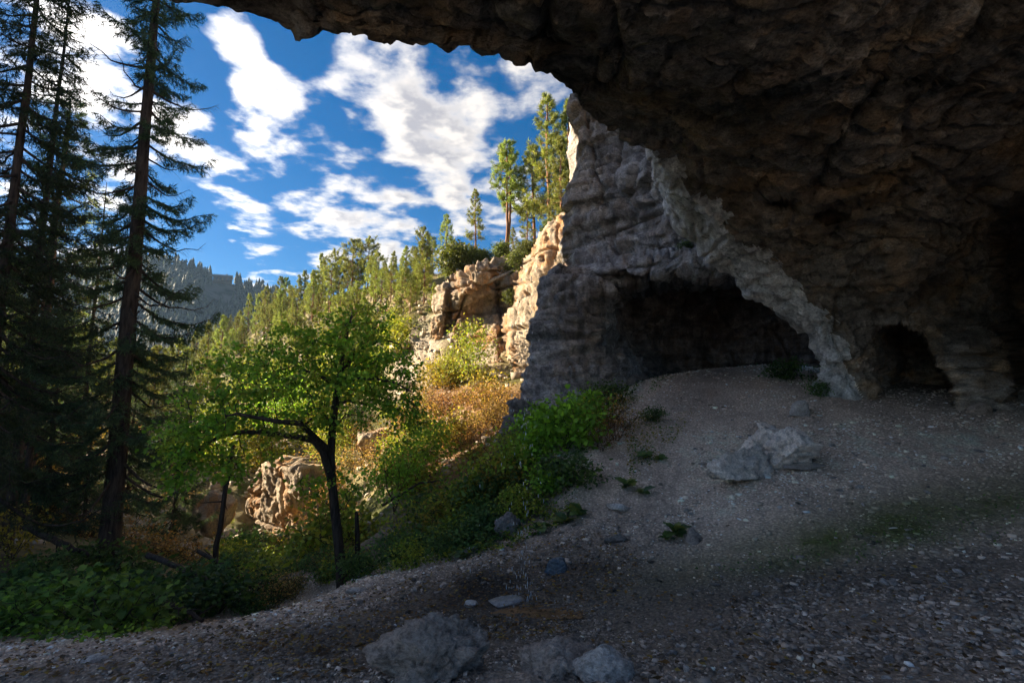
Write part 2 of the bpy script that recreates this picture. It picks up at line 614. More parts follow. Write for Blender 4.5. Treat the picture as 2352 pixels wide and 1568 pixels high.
def ground_paint(p):
    """soil, moss, wet patch and red dust; foreground also darkened to offset light"""
    px, py, d = proj(p)
    n = fbm(p * 1.3, 4, 80); n2 = fbm(p * 5.0, 3, 84)
    c = np.ones(p.shape) * np.array([.87, .67, .53])
    n3 = fbm(p * .45 + 3, 3, 86)
    c = c * np.clip(1 + .32 * n + .42 * n2 + .38 * n3, .3, 1.8)[..., None]
    c *= np.where(d[..., None] > 0.3, 1, 1)

    def lay(w, rgb):
        nonlocal c
        w = np.clip(w, 0, 1)[..., None]
        c = c * (1 - w) + np.array(rgb) * w * (1 + .25 * n2)[..., None]
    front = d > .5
    rag = np.clip(.65 + .9 * n + .5 * n2, 0, 1.6)
    lay(front * .75 * blob(px, py, 1640, 880, 130, 65, -10) * rag, (.30, .175, .12))
    lay(front * .35 * blob(px, py, 1560, 960, 140, 60, -15) * rag, (.30, .2, .15))
    lay(front * .5 * sstep(px, 1700, 2100) * sstep(py, 1010, 900), (.22, .18, .15))
    band = blob(px, py, 2000, 1225, 640, 78, -13.5)
    lay(front * 1.25 * band * (.75 + .5 * n + .3 * n2), (.12, .14, .04))
    lay(front * .5 * blob(px, py, 1560, 1480, 200, 40, -5) * rag, (.07, .08, .026))
    lay(front * .45 * blob(px, py, 1750, 1540, 220, 40, -5) * rag, (.07, .08, .026))
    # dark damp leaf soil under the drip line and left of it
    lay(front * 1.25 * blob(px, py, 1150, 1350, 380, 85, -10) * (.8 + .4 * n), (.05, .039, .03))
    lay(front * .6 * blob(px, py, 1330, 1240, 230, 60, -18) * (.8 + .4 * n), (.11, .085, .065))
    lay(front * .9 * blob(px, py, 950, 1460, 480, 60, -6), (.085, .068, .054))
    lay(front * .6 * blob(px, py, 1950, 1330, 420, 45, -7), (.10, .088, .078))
    lay(front * .72 * sstep(py, 1290 - (px - 1500) * .12, 1400 - (px - 1500) * .12), (.16, .13, .105))  # dark foreground soil, painted darker still to offset light from behind
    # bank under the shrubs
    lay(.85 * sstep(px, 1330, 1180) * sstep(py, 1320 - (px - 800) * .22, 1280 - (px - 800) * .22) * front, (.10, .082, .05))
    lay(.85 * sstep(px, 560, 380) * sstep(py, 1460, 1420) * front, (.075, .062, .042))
    return np.clip(c, .02, .85)


t = NT("scree_ground")
fn = t.noise(t.pos, 22, 4, 0.75)
vo = t.voro(t.pos, 22.0)
vo2 = t.voro(t.pos, 55.0)
gcol = t.mix(0.75, t.attr(), t.ramp(fn, [(0.30, 0.35), (0.5, 0.9), (0.70, 1.4)]), 'MULTIPLY')
gcol = t.mix(0.7, gcol, t.ramp(vo, [(0.1, 1.15), (0.6, 0.45)]), 'MULTIPLY')
bb = t.bump(t.ramp(vo, [(0.0, 1.0), (0.6, 0.0)]), 0.7, 0.025)
bb = t.bump(t.ramp(vo2, [(0.0, 1.0), (0.6, 0.0)]), 0.6, 0.012, bb)
M_GROUND = t.done(t.bsdf(gcol, 0.92, bb, 0.2))

az = np.concatenate([np.linspace(-62, 56, 470), np.linspace(58, 296, 70)])[:-1]
rr = np.concatenate([[0.02, .4], np.geomspace(0.9, 27, 250)])
AZ, RR = np.meshgrid(np.radians(az), rr)
gx, gy = RR * np.sin(AZ), RR * np.cos(AZ)
G = np.stack([gx, gy, gz(gx, gy)], -1)
G[..., 2] += micro(gx, gy)
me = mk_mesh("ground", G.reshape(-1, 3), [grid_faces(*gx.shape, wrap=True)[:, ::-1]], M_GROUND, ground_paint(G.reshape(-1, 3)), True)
o = link("ground", me)
tag(o, "grey scree floor and path sloping out of the cave mouth", "ground", kind="structure")

# ---------------------------------------------------------------- cave shell: ceiling, right-hand wall, pillars
CD = [(430, 0, 6.0), (600, 32, 6.0), (770, 45, 6.0), (985, 80, 6.0), (1200, 170, 6.2), (1330, 245, 7.4), (1480, 345, 9.0), (1545, 405, 10.0), (1700, 560, 11.0), (1880, 740, 11.9), (1945, 880, 12.3), (1965, 990, 12.2), (200, -80, 6.2),
      (600, -60, 5.3), (900, 0, 5.3), (1200, 60, 5.5), (1200, 0, 4.9), (1500, 0, 4.6), (1450, 200, 6.6), (1800, 0, 4.6), (1800, 300, 7.5), (1640, 420, 9.4), (2000, 200, 6.4), (2352, 0, 5.2), (2352, 250, 7.6),
      (2000, 450, 9.0), (2100, 600, 10.3), (1850, 600, 11.2), (1950, 720, 11.8), (2100, 730, 11.7), (2250, 800, 11.5), (2240, 900, 11.3), (2240, 980, 11.0), (2000, 900, 12.3), (2352, 600, 12.3), (2352, 800, 12.4), (2352, 950, 11.0), (2352, 1050, 10.6), (2090, 1000, 12.0), (2090, 860, 12.2),
      (1500, -400, 3.9), (2200, -300, 4.4)]
cp = [P(a, b, c) for a, b, c in CD] + [np.array(v, float) for v in
     [(6.5, 1, 4.4), (9, 3.5, 3), (10, 6, 1), (11, 8, -1), (1, 2, 5.3), (3, 1.5, 5.1), (8.8, -1, 0), (-2.2, 2.6, 5.3), (10.5, 1, -2)]]
cp = np.array(cp)
_rad = SphereRBF(cp, np.log(np.linalg.norm(cp, axis=1)), 1e-4)

E_PTS = [(1968, 1010), (1958, 940), (1945, 880), (1922, 801), (1898, 758), (1869, 734), (1821, 681), (1792, 648), (1754, 605), (1706, 571), (1658, 523), (1620, 475), (1538, 398)]
O_PTS = [(1850, 1010), (1858, 940), (1872, 880), (1893, 828), (1868, 790), (1825, 745), (1764, 703), (1720, 677), (1682, 643), (1622, 609), (1595, 565), (1545, 523), (1500, 410)]
L_PTS = [(1500, 362), (1460, 340), (1420, 318), (1380, 287), (1345, 255), (1320, 230), (1290, 205), (1240, 186), (1170, 161), (1100, 135), (1040, 106), (985, 86), (930, 72), (860, 66), (770, 62), (700, 60), (640, 62), (600, 50), (490, 32), (430, 22), (330, -12)]
BK = [(-2.2, 2.6, 5.3), (0, 2.2, 5.4), (3, 1.5, 5.2), (5.5, .6, 4.6), (7.5, -.4, 3), (8.8, -1, 0), (9.4, -1.2, -3.2), (10.5, 1.5, -3), (11, 4, -2.6), (11, 6, -2.0)]
B_PTS = [(2700, 1140), (2400, 1085), (2200, 1030), (2080, 1015), (1990, 1015)]
dirs, step, od, ow = [], [], [], []
for (a, b) in E_PTS + L_PTS:
    v = ray(a, b); dirs.append(v / np.linalg.norm(v)); step.append(.0046)
for v in BK:
    v = np.array(v, float); dirs.append(v / np.linalg.norm(v)); step.append(.05)
for (a, b) in B_PTS:
    v = ray(a, b); dirs.append(v / np.linalg.norm(v)); step.append(.006)
dirs = np.array(dirs); nE, nL = len(E_PTS), len(L_PTS)
# outer rim of the rib per control direction, as 3D offset targets
S_dir, S_seg = [], []
n = len(dirs)
for k in range(n):
    a, b = dirs[k], dirs[(k + 1) % n]
    ang = math.acos(np.clip(a @ b, -1, 1)); st = max(step[k], step[(k + 1) % n] if k != nE + nL - 1 else step[k])
    m = max(1, int(round(ang / st)))
    for j in range(m):
        f = j / m
        S_dir.append(a * (1 - f) + b * f); S_seg.append(k + f)
S_dir = np.array(S_dir); S_dir /= np.linalg.norm(S_dir, axis=1)[:, None]; S_seg = np.array(S_seg)
A_dir = ray(2900, 250); A_dir /= np.linalg.norm(A_dir)
NT_ = 250
tt = np.linspace(0, 1, NT_) ** 1.12 * .985
lip = S_dir
om = np.arccos(np.clip(lip @ A_dir, -1, 1))
Dg = (np.sin((1 - tt)[:, None] * om)[..., None] * lip[None] + np.sin(tt[:, None] * om)[..., None] * A_dir) / np.sin(om)[None, :, None]
rad = np.exp(_rad(Dg))
vx, vy, vd = proj(Dg)
infront = (vd > .2)
cx_, cy_ = np.where(infront, vx, 9e3), np.where(infront, vy, 9e3)
wob = fbm(Dg * 9, 3, 30) * 16
# low arch between the two pillars
ax0 = np.interp(cx_, [1985, 2020, 2060, 2110, 2150, 2180, 2200], [800, 752, 742, 764, 805, 855, 905])
arch = sstep(cy_ + wob * .5 - ax0, 0, 16) * sstep(cx_ + wob, 2000, 2070) * sstep(2192 - cx_ + wob * .3, -6, 6)
rad = rad + 3.6 * arch
# dark passage right of the second pillar
edge = np.interp(cy_, [380, 480, 560, 700, 800, 880, 960], [2420, 2300, 2262, 2285, 2300, 2310, 2312])
rad = rad + 4.0 * sstep(cx_ + wob - edge, 0, 40) * sstep(cy_ + wob, 380, 560)
# pockets in the ceiling
for (hx, hy, rx_, ry_, am) in [(1790, 462, 62, 30, .9), (1895, 492, 44, 22, .9), (2160, 330, 120, 26, .35), (1930, 420, 90, 22, .25), (2050, 520, 150, 20, .3), (2250, 420, 90, 26, .5)]:
    rad = rad + am * sstep(1 - np.sqrt(((cx_ + wob - hx) / rx_) ** 2 + ((cy_ + wob * .5 - hy) / ry_) ** 2), 0, .5)
IN = Dg * rad[..., None]
# outer rows: rib face, then the cliff above the lip
Lp = IN[0]
oe = np.array([P(x, y, dd) for (x, y), dd in zip(O_PTS, [13.2, 13.2, 13.2, 13.1, 13.2, 13.0, 12.9, 12.8, 12.7, 12.8, 12.9, 13.0, 13.4])])
w_rib = 1 - sstep(S_seg, nE - 1, nE + 2.0)
w_rib[S_seg > nE + nL] = 0
O3 = np.stack([np.interp(np.where(S_seg > n - 1.5, 0, S_seg), np.arange(nE), oe[:, k]) for k in range(3)], -1)
outw = Lp * np.array([1, 1, 0]); outw /= np.linalg.norm(outw, axis=1)[:, None]
bottom = (S_seg > nE + nL + 3.5)
up1 = Lp + np.array([0, 0, .9]) + outw * .12
up2 = Lp + np.array([0, 0, 14.0]) + outw * -1.5
up1[bottom] = Lp[bottom] + [0, 0, -.5]; up2[bottom] = Lp[bottom] + [0, 0, -2.]
R1 = up1 * (1 - w_rib[:, None]) + O3 * w_rib[:, None]
back = S_dir * (np.linalg.norm(Lp, axis=1)[:, None] + 5.0)
R2 = up2 * (1 - w_rib[:, None]) + back * w_rib[:, None]
rows = []
for f in np.linspace(1, 1 / 8, 8):
    rows.append(R1 * (1 - f) + R2 * f)
NB = 18
for f in np.linspace(1, 1 / NB, NB):
    bulge = math.sin(math.pi * f) * .18
    rows.append(Lp * (1 - f) + R1 * f + outw * (-bulge) * w_rib[:, None])
OUT = np.array(rows)
C3 = np.concatenate([OUT, IN], 0)
Nn = smooth_vec(grid_normals(C3), 5)
flip = np.sign((Nn * -C3).sum(-1).mean())
Nn = Nn * flip
rel = .34 * fbm(C3 * np.array([.3, .3, .6]), 2, 21) + .06 * fbm(C3 * np.array([1.0, 1.6, 4.0]), 4, 25, .6, True)
wj_ = .06 * fbm(C3 * 1.4, 2, 22)[..., None]
for (fx_, fy_, fz_, w_, a_, sd_) in ((.55, .2, .4, .02, .15, 23), (.2, .6, .5, .02, .13, 24), (.9, .5, 1.6, .03, .06, 26), (.12, .12, 1.3, .03, .12, 28)):
    rel -= a_ * np.exp(-(perlin(C3 * np.array([fx_, fy_, fz_]) + wj_, sd_) / w_) ** 2)
wv_ = .2 * fbm(C3 * 1.2, 2, 27)[..., None]
fa, _ = facet((C3 + wv_) * np.array([1, 1, 2.0]) / .75, 4, .9, .3)
fb, _ = facet((C3 + wv_ * .5) * np.array([1, 1, 1.6]) / .22, 6, .9, .35)
rel += .07 * fa + .045 * fb + .03 * fbm(C3 * 7, 3, 29, .6)
dist = np.linalg.norm(C3, axis=-1)
C3 = C3 + Nn * rel[..., None]
ncol = C3.shape[1]
ff = grid_faces(*C3.shape[:2], wrap=True)
colr = np.ones(C3.shape)
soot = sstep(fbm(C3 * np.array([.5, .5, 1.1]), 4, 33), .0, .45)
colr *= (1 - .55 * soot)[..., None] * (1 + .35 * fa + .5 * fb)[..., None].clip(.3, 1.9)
ochre = sstep(fbm(C3 * np.array([.8, .8, 1.8]) + 7, 4, 37), .05, .4)[..., None]
colr = colr * (1 - ochre) + colr * ochre * np.array([1.3, 1.1, .82])
ribmask = np.zeros(C3.shape[:2])
ribmask[:26] = w_rib[None, :] > .02
edge_in = ((w_rib * (S_seg < nE + 3))[None, :] * np.clip(1 - np.arange(NT_)[:, None] / 26.0, 0, 1))
ribmask[26:] = edge_in + 1.1 * fbm(C3[26:] * 1.6, 4, 35, .6) * (edge_in > 0) > .62
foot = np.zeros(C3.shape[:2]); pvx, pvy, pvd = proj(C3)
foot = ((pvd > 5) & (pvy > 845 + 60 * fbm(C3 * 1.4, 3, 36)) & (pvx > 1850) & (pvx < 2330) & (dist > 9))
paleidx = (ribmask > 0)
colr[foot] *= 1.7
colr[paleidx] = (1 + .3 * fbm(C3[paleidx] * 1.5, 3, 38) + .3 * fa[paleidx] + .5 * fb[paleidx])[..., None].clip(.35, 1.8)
mi = paleidx.ravel()[ff].sum(1) >= 2
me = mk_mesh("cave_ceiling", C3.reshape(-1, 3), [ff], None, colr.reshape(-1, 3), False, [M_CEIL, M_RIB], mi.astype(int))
o = link("cave_ceiling", me)
tag(o, "dark brown limestone cave ceiling with its wall and two pillars", "cave", kind="structure")


# ---------------------------------------------------------------- depth sheets: cliffs and hillsides
def sheet(name, PX, PY, DEPTH, wraps, mat, relief, paint=None, smooth_shade=False):
    """PX, PY, DEPTH: grids; wraps: function that adds returning rows/columns in 3D; relief(points)->height along the normal"""
    S = P(PX, PY, DEPTH)
    S = wraps(S) if wraps else S
    N = smooth_vec(grid_normals(S), 4)
    if (N * -S).sum(-1).mean() < 0:
        N = -N
    h, c = relief(S)
    S = S + N * h[..., None]
    me = mk_mesh(name, S.reshape(-1, 3), [grid_faces(*S.shape[:2])], mat, (c if c is not None else np.ones(S.shape)).reshape(-1, 3), smooth_shade)
    return link(name, me), S


# near grey cliff with the second alcove
NC = [(1340, 150, 19.5), (1340, 300, 19), (1335, 450, 19), (1330, 590, 19), (1280, 625, 17.3), (1240, 760, 16.3), (1195, 900, 15.2), (1165, 1010, 14.2), (1140, 1080, 13.8),
      (1450, 150, 18.5), (1450, 330, 17.8), (1550, 400, 15.5), (1500, 480, 17), (1600, 480, 15), (1640, 600, 14.8), (1450, 585, 17.3), (1360, 640, 16.6), (1300, 800, 15.4), (1400, 700, 16.6), (1280, 950, 14.2), (1400, 905, 15.4), (1500, 860, 17.2), (1650, 840, 18.0), (1600, 700, 17), (1750, 700, 16), (1800, 600, 14.5), (1750, 400, 14), (1900, 800, 16.5), (1960, 400, 14), (1960, 950, 16), (1960, 700, 15), (1750, 950, 17), (1500, 1000, 16)]
NC = np.array(NC, float)
_nc = TPS(NC[:, :2], np.log(NC[:, 2]), 2e-3)
ly = np.array([150, 270, 350, 450, 585, 604, 622, 640, 700, 760, 850, 900, 980, 1050, 1100], float)
lx = np.array([1342, 1336, 1330, 1329, 1322, 1318, 1276, 1268, 1250, 1236, 1206, 1195, 1168, 1150, 1140], float)
yy = np.linspace(150, 1100, 270)
uu = np.linspace(0, 1, 220)
X0 = np.interp(yy, ly, lx)
PX = X0[:, None] * (1 - uu) + 1965 * uu
PY = np.repeat(yy[:, None], len(uu), 1)
Dp = np.exp(_nc(PX, PY))
wq = fbm(np.stack([PX / 60, PY / 60, PX * 0], -1), 3, 52) * 22
ytop = np.interp(PX, [1330, 1370, 1450, 1560, 1640, 1700, 1960], [720, 668, 640, 622, 618, 600, 600])
xleft = np.interp(PY, [600, 660, 760, 860, 900], [1375, 1365, 1345, 1420, 1500])
alc = sstep(PY + wq * .6 - ytop, 0, 40) * sstep(PX + wq - xleft, 0, 150)
alc *= sstep(905 - PY, 0, 60) * .6 + .4
Dp = Dp + 5.2 * alc
# ledge that carries the bedding bands over the alcove
Dp = Dp - .9 * sstep(PY, np.interp(PX, [1320, 1640], [585, 572]), np.interp(PX, [1320, 1640], [596, 583])) * sstep(np.interp(PX, [1320, 1640], [634, 624]) - PY, 0, 10) * sstep(PX, 1330, 1400) - .3 * np.exp(-((PY - 500) / 26) ** 2)


def nc_wrap(S):
    n0 = S[:, 0]
    cols = []
    for k in (1.0, .72, .5, .32, .2, .12, .06, .025):
        cols.append(n0 + np.array([1.3, 9.0, 0]) * k + np.array([-.25, 0, 0]) * math.sin(min(1, k * 6) * 1.57))
    return np.concatenate([np.stack(cols, 1), S], 1)


def nc_relief(S):
    lower = sstep(S[..., 2], 4.2, 3.0)            # massive buttress below, jointed beds above
    up_ = 1 - .6 * lower
    b1, t1 = blocks(S, 141, 2.1, 2.6, True); b2, t2 = blocks(S + 3.3, 143, .75, .95, True); b3, t3 = blocks(S + 7.7, 151, .26, .42, True)
    h = .34 * b1 * up_ + .22 * b2 * up_ + .10 * b3
    vc = perlin(S * np.array([.55, .55, .06]) + .05 * fbm(S * 1.5, 2, 161)[..., None], 163); hc = perlin(S * np.array([.07, .07, .75]) + .04 * fbm(S * 1.5, 2, 165)[..., None], 167)
    h -= (.34 * np.exp(-(vc / .035) ** 2) + .30 * np.exp(-(hc / .04) ** 2)) * up_
    col_u = (S[..., 0] * .9 + S[..., 1] * .4) / .55 + .35 * fbm(S * np.array([.9, .9, .35]), 3, 153)
    ck = np.floor(col_u).astype(np.int64); h += .07 * ((_hash(ck, ck * 0 + 1, np.floor(S[..., 2] / 2.3 + ck * .37).astype(np.int64), 155) & 255) / 127.5 - 1)
    f2, _ = facet(S * np.array([1, 1, .6]) / .20, 149, .9, .4)
    h += .05 * f2 + .15 * fbm(S * .45, 3, 121)
    h += .05 * fbm(S * np.array([3.2, 3.2, .5]), 4, 133, .65, True) + .03 * fbm(S * 7, 2, 137)
    c = np.ones(S.shape) * (1 + .25 * fbm(S * .6, 3, 135) + .16 * t1 + .22 * t2 + .22 * t3 + .35 * np.clip(f2, -.6, .6))[..., None]
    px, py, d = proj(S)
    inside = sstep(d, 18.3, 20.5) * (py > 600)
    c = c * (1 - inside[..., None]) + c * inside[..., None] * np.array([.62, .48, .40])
    warm = .6 * blob(px, py, 1345, 330, 60, 140)  # sun grazing the upper left edge, put into the rock colour
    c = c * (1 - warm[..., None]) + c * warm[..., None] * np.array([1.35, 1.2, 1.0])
    return h, c


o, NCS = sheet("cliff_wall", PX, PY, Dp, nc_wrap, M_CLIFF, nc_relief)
tag(o, "grey bedded limestone cliff with a dark alcove beside the cave", "cliff", kind="structure")

# sunlit cliff beyond
SC = [(985, 660, 41), (990, 760, 40), (1010, 650, 40), (1050, 620, 38.6), (1010, 850, 39.5), (1060, 680, 37.6), (1075, 780, 38.5), (1110, 620, 36.4), (1130, 700, 39), (1140, 800, 35.5), (1160, 600, 38), (1200, 700, 33.5), (1225, 600, 34.5), (1240, 560, 33.5), (1300, 500, 32.5),
      (1200, 850, 31.5), (1280, 800, 29), (1420, 500, 29), (1420, 850, 26), (1060, 880, 37), (1180, 920, 30.5), (1050, 950, 34), (1300, 960, 27)]
SC = np.array(SC, float); _sc = TPS(SC[:, :2], np.log(SC[:, 2]), 1e-3)
xx = np.linspace(984, 1420, 210); vv = np.linspace(0, 1, 200)
T0 = np.interp(xx, [984, 1000, 1020, 1050, 1090, 1130, 1160, 1190, 1212, 1235, 1260, 1300, 1330, 1420], [690, 656, 640, 617, 602, 590, 585, 603, 590, 545, 515, 492, 482, 470])
B0 = np.interp(xx, [984, 1040, 1180, 1420], [905, 925, 960, 980])
PX = np.repeat(xx[None], len(vv), 0); PY = T0[None] * (1 - vv[:, None]) + B0[None] * vv[:, None]
Dp = np.exp(_sc(PX, PY))
Dp += 1.2 * np.exp(-((PX - 1030 + (PY - 700) * .08) / 7) ** 2) * sstep(PY, 660, 700) + 1.6 * np.exp(-((PX - 1148 - (PY - 700) * .1) / 9) ** 2) * sstep(PY, 610, 660)
Dp -= 1.0 * np.exp(-((PX - 1015) / 14) ** 2) * sstep(PY, 760, 690) + .9 * np.exp(-((PX - 1078) / 26) ** 2 - ((PY - 655) / 34) ** 2)


def sc_wrap(S):
    rows = []
    for k in (1.0, .7, .45, .28, .16, .08, .03):
        rows.append(S[0] + np.array([.12 * 14, 14, 2.2]) * k + np.array([0, 0, .25]) * math.sin(min(1, k * 6) * 1.57))
    S = np.concatenate([np.array(rows), S], 0)
    cols = []
    for k in (1.0, .6, .35, .18, .08, .03):
        cols.append(S[:, 0] + np.array([2.2, 10, -.5]) * k + np.array([-.3, 0, 0]) * math.sin(min(1, k * 6) * 1.57))
    return np.concatenate([np.stack(cols, 1), S], 1)


def sc_relief(S):
    f1, _ = facet((S + .5 * fbm(S * .7, 2, 203)[..., None]) * np.array([1, 1, .4]) / 1.5, 205, .9, .45)
    f2, _ = facet((S + .2 * fbm(S * 1.5, 2, 207)[..., None]) * np.array([1, 1, .7]) / .5, 209, .9, .4)
    vc = perlin(S * np.array([.38, .38, .06]) + .06 * fbm(S * .9, 2, 261)[..., None], 263); hc = perlin(S * np.array([.06, .06, .42]) + .06 * fbm(S * .9, 2, 265)[..., None], 267)
    v2 = perlin(S * np.array([1.1, 1.1, .25]) + .1 * fbm(S * 1.5, 2, 271)[..., None], 273)
    h = .12 * f1 + .13 * f2 - .75 * np.exp(-(vc / .05) ** 2) - .45 * np.exp(-(hc / .045) ** 2) - .22 * np.exp(-(v2 / .06) ** 2) + .18 * blocks(S, 275, 1.6, 1.8) + .45 * fbm(S * .22, 3, 221) + .10 * fbm(S * 2.6, 3, 213)
    h += .20 * fbm(S * np.array([1.6, 1.6, .5]), 4, 223, .6, True)
    c = np.ones(S.shape) * (1 + .25 * fbm(S * .35, 3, 235) + .3 * f2)[..., None].clip(.4, 1.6)
    n = sstep(fbm(S * np.array([.35, .35, .2]), 3, 241), .05, .4)
    c = c * (1 - n[..., None]) + c * n[..., None] * np.array([.8, .77, .76])
    return h, np.clip(c, 0, 1.3)


o, SCS = sheet("sunlit_cliff", PX, PY, Dp, sc_wrap, M_SUNCLIFF, sc_relief)
tag(o, "cream and orange limestone cliff catching the low sun", "cliff", kind="structure")

# ---------------------------------------------------------------- canyon hillside
HC = [(1330, 540, 52), (1150, 575, 55), (1000, 630, 62), (850, 660, 85), (700, 700, 110), (600, 745, 135), (500, 800, 150), (400, 860, 150), (250, 900, 120), (100, 900, 90), (-100, 900, 70), (-400, 900, 60), (-700, 900, 50),
      (920, 700, 50), (900, 800, 46), (700, 800, 80), (560, 850, 100), (430, 940, 85), (250, 1000, 60), (0, 1000, 42), (-400, 1050, 32), (-700, 1100, 26),
      (980, 880, 38), (850, 900, 48), (700, 920, 58), (560, 980, 60), (430, 1060, 50), (250, 1100, 44), (0, 1120, 26), (-400, 1200, 20),
      (1080, 930, 30), (1160, 930, 27), (1330, 960, 26), (1100, 1000, 23), (980, 1000, 29), (850, 1030, 38), (700, 1080, 44), (560, 1120, 44), (430, 1180, 40), (250, 1200, 29), (0, 1220, 19),
      (1080, 1100, 17), (950, 1130, 20), (850, 1150, 26), (700, 1240, 35), (560, 1260, 33), (700, 1180, 40), (430, 1290, 23), (250, 1290, 17.5), (900, 1230, 15), (780, 1300, 18), (600, 1350, 22), (450, 1380, 17), (1180, 1010, 20), (1300, 1050, 19)]
HC = np.array(HC, float); _hc = TPS(HC[:, :2], np.log(HC[:, 2]), 4e-3)


def hill_depth(px, py):
    return np.exp(_hc(px, py))


xx = np.concatenate([np.linspace(-700, 150, 50)[:-1], np.linspace(150, 1340, 240)]); vv = np.linspace(0, 1, 190)
TOPX = [-700, -100, 100, 250, 400, 500, 600, 700, 850, 1000, 1150, 1340]
TOPY = [890, 890, 890, 885, 862, 800, 745, 702, 662, 632, 578, 540]
T0 = np.interp(xx, TOPX, TOPY)
PX = np.repeat(xx[None], len(vv), 0); PY = T0[None] * (1 - vv[:, None]) + 1420 * vv[:, None]
Dp = hill_depth(PX, PY)


def hl_wrap(S):
    rows = [S[0] + np.array([0, 60, -14]) * k for k in (1.0, .5, .2, .06)]
    return np.concatenate([np.array(rows), S], 0)


def hl_relief(S):
    sc_ = np.linalg.norm(S, axis=-1)
    h = 1.1 * fbm(S * .09, 4, 301) + .35 * fbm(S * .5, 3, 311)
    hf, _ = facet(S / 1.6, 315, .7, .5)
    rk = sstep(fbm(S * .11, 3, 321), .02, .25)
    h = h * sstep(sc_, 12, 40) + rk * .6 * hf
    n = fbm(S * .35, 4, 331); n2 = fbm(S * 1.7, 3, 335)
    c = np.ones(S.shape) * np.array([.20, .165, .085]) * (1 + .4 * n + .3 * n2)[..., None]
    gr = sstep(fbm(S * .25, 3, 341), .0, .3)[..., None]
    c = c * (1 - gr) + np.array([.10, .11, .04]) * gr * (1 + .3 * n2)[..., None]
    rk = (rk * sstep(n + .5 * n2, -.3, .1))[..., None]
    c = c * (1 - rk) + np.array([.40, .34, .27]) * rk * (1 + .3 * n2)[..., None]
    px, py, d = proj(S)
    lt = (.75 * sstep(px, 900, 1000) * sstep(py, 860, 920))[..., None]
    c = c * (1 - lt) + np.array([.30, .16, .08]) * lt * (1 + .35 * n2)[..., None]
    return h, np.clip(c, .02, .6)


t = NT("hillside_soil")
fn = t.noise(t.pos, 3.0, 6, 0.7)
M_HILL = t.done(t.bsdf(t.mix(0.8, t.attr(), t.ramp(fn, [(0.25, 0.45), (0.5, 0.9), (0.8, 1.3)]), 'MULTIPLY'), 0.95, t.bump(fn, 0.8, 0.3), 0.1))
o, HLS = sheet("hillside", PX, PY, Dp, hl_wrap, M_HILL, hl_relief)
tag(o, "dry rocky canyon hillside between the pines", "hillside", kind="structure")

# ---------------------------------------------------------------- far hill
xx = np.linspace(-300, 900, 220); vv = np.linspace(0, 1, 80)
FTX = [-300, 0, 200, 320, 370, 420, 490, 540, 580, 615, 660, 720, 800, 900]
FTY = [652, 615, 592, 595, 604, 618, 638, 648, 658, 672, 696, 724, 750, 772]
T0 = np.interp(xx, FTX, FTY)
PX = np.repeat(xx[None], len(vv), 0); PY = T0[None] * (1 - vv[:, None]) + 960 * vv[:, None]
FD = 620 - 260 * vv[:, None] ** .9 + 0 * PX + 60 * np.sin(PX / 90.0) * 0.5


def fh_wrap(S):
    rows = [S[0] + np.array([0, 200, -40]) * k for k in (1.0, .4, .1)]
    return np.concatenate([np.array(rows), S], 0)


def fh_relief(S):
    h = 8 * fbm(S * .012, 4, 401) + 2 * facet(S / 14, 405, .6, .5)[0]
    n = fbm(S * .05, 4, 411); n2 = fbm(S * .2, 3, 415)
    c = np.ones(S.shape) * np.array([.02, .028, .02]) * (1 + .4 * n2)[..., None]
    px, py, d = proj(S)
    rk = (sstep(n + .5 * n2 + .55 * blob(px, py, 470, 650, 130, 32, 14) + .3 * blob(px, py, 540, 690, 90, 30, 14), .30, .6))[..., None]
    c = c * (1 - rk) + np.array([.085, .075, .068]) * rk
    return h, c


o, FHS = sheet("far_hill", PX, PY, FD, fh_wrap, M_HILL, fh_relief)
tag(o, "distant blue wooded ridge with pale rock bands", "hill", kind="structure")

# ground far below and beyond, out to the horizon
xs = np.linspace(-2500, 2500, 41); GX, GY = np.meshgrid(xs, np.linspace(-600, 3000, 41))
c0 = np.ones((41 * 41, 3)) * np.array([.07, .075, .04])
o = link("valley_floor", mk_mesh("valley_floor", np.stack([GX, GY, GX * 0 - 70], -1).reshape(-1, 3), [grid_faces(41, 41)[:, ::-1]][:1], M_HILL, c0, True))
tag(o, "low wooded country reaching the horizon", "land", kind="structure")

# unseen canyon side left of view, shaped to keep sun off the cave mouth
sh = SUN_DIR[:2] / np.linalg.norm(SUN_DIR[:2]); perp = np.array([-sh[1], sh[0]])
if perp[1] < 0: perp = -perp
qs = np.linspace(-40, 26, 130); ps = np.linspace(-32, 40, 60)
Q, W = np.meshgrid(qs, ps)
prof = np.exp(-(W / 15.0) ** 2)
endf = sstep(22.5 - Q, 0, 3) * sstep(Q, -20, -7)
Hr = -9 + (9 + 23.5 + 8 * sstep(Q, 10, 16)) * prof * endf
cxy = sh * 46
RX = cxy[0] + sh[0] * W + perp[0] * Q; RY = cxy[1] + sh[1] * W + perp[1] * Q
Pr = np.stack([RX, RY, Hr], -1)
Pr[..., 2] += (1.8 * fbm(Pr * .08, 4, 501) + .7 * fbm(Pr * .4, 3, 505)) * sstep(prof, 0.02, .4)
o = link("shading_ridge", mk_mesh("shading_ridge", Pr.reshape(-1, 3), [grid_faces(*Q.shape)], M_HILL, np.ones((Q.size, 3)) * np.array([.11, .10, .055]), True))
tag(o, "unseen canyon side shaped to shade the cave mouth", "hill", kind="structure")

# ================================================================== GENERATORS
def unit(v):
    v = np.asarray(v, float)
    return v / (np.linalg.norm(v, axis=-1)[..., None] + 1e-12)


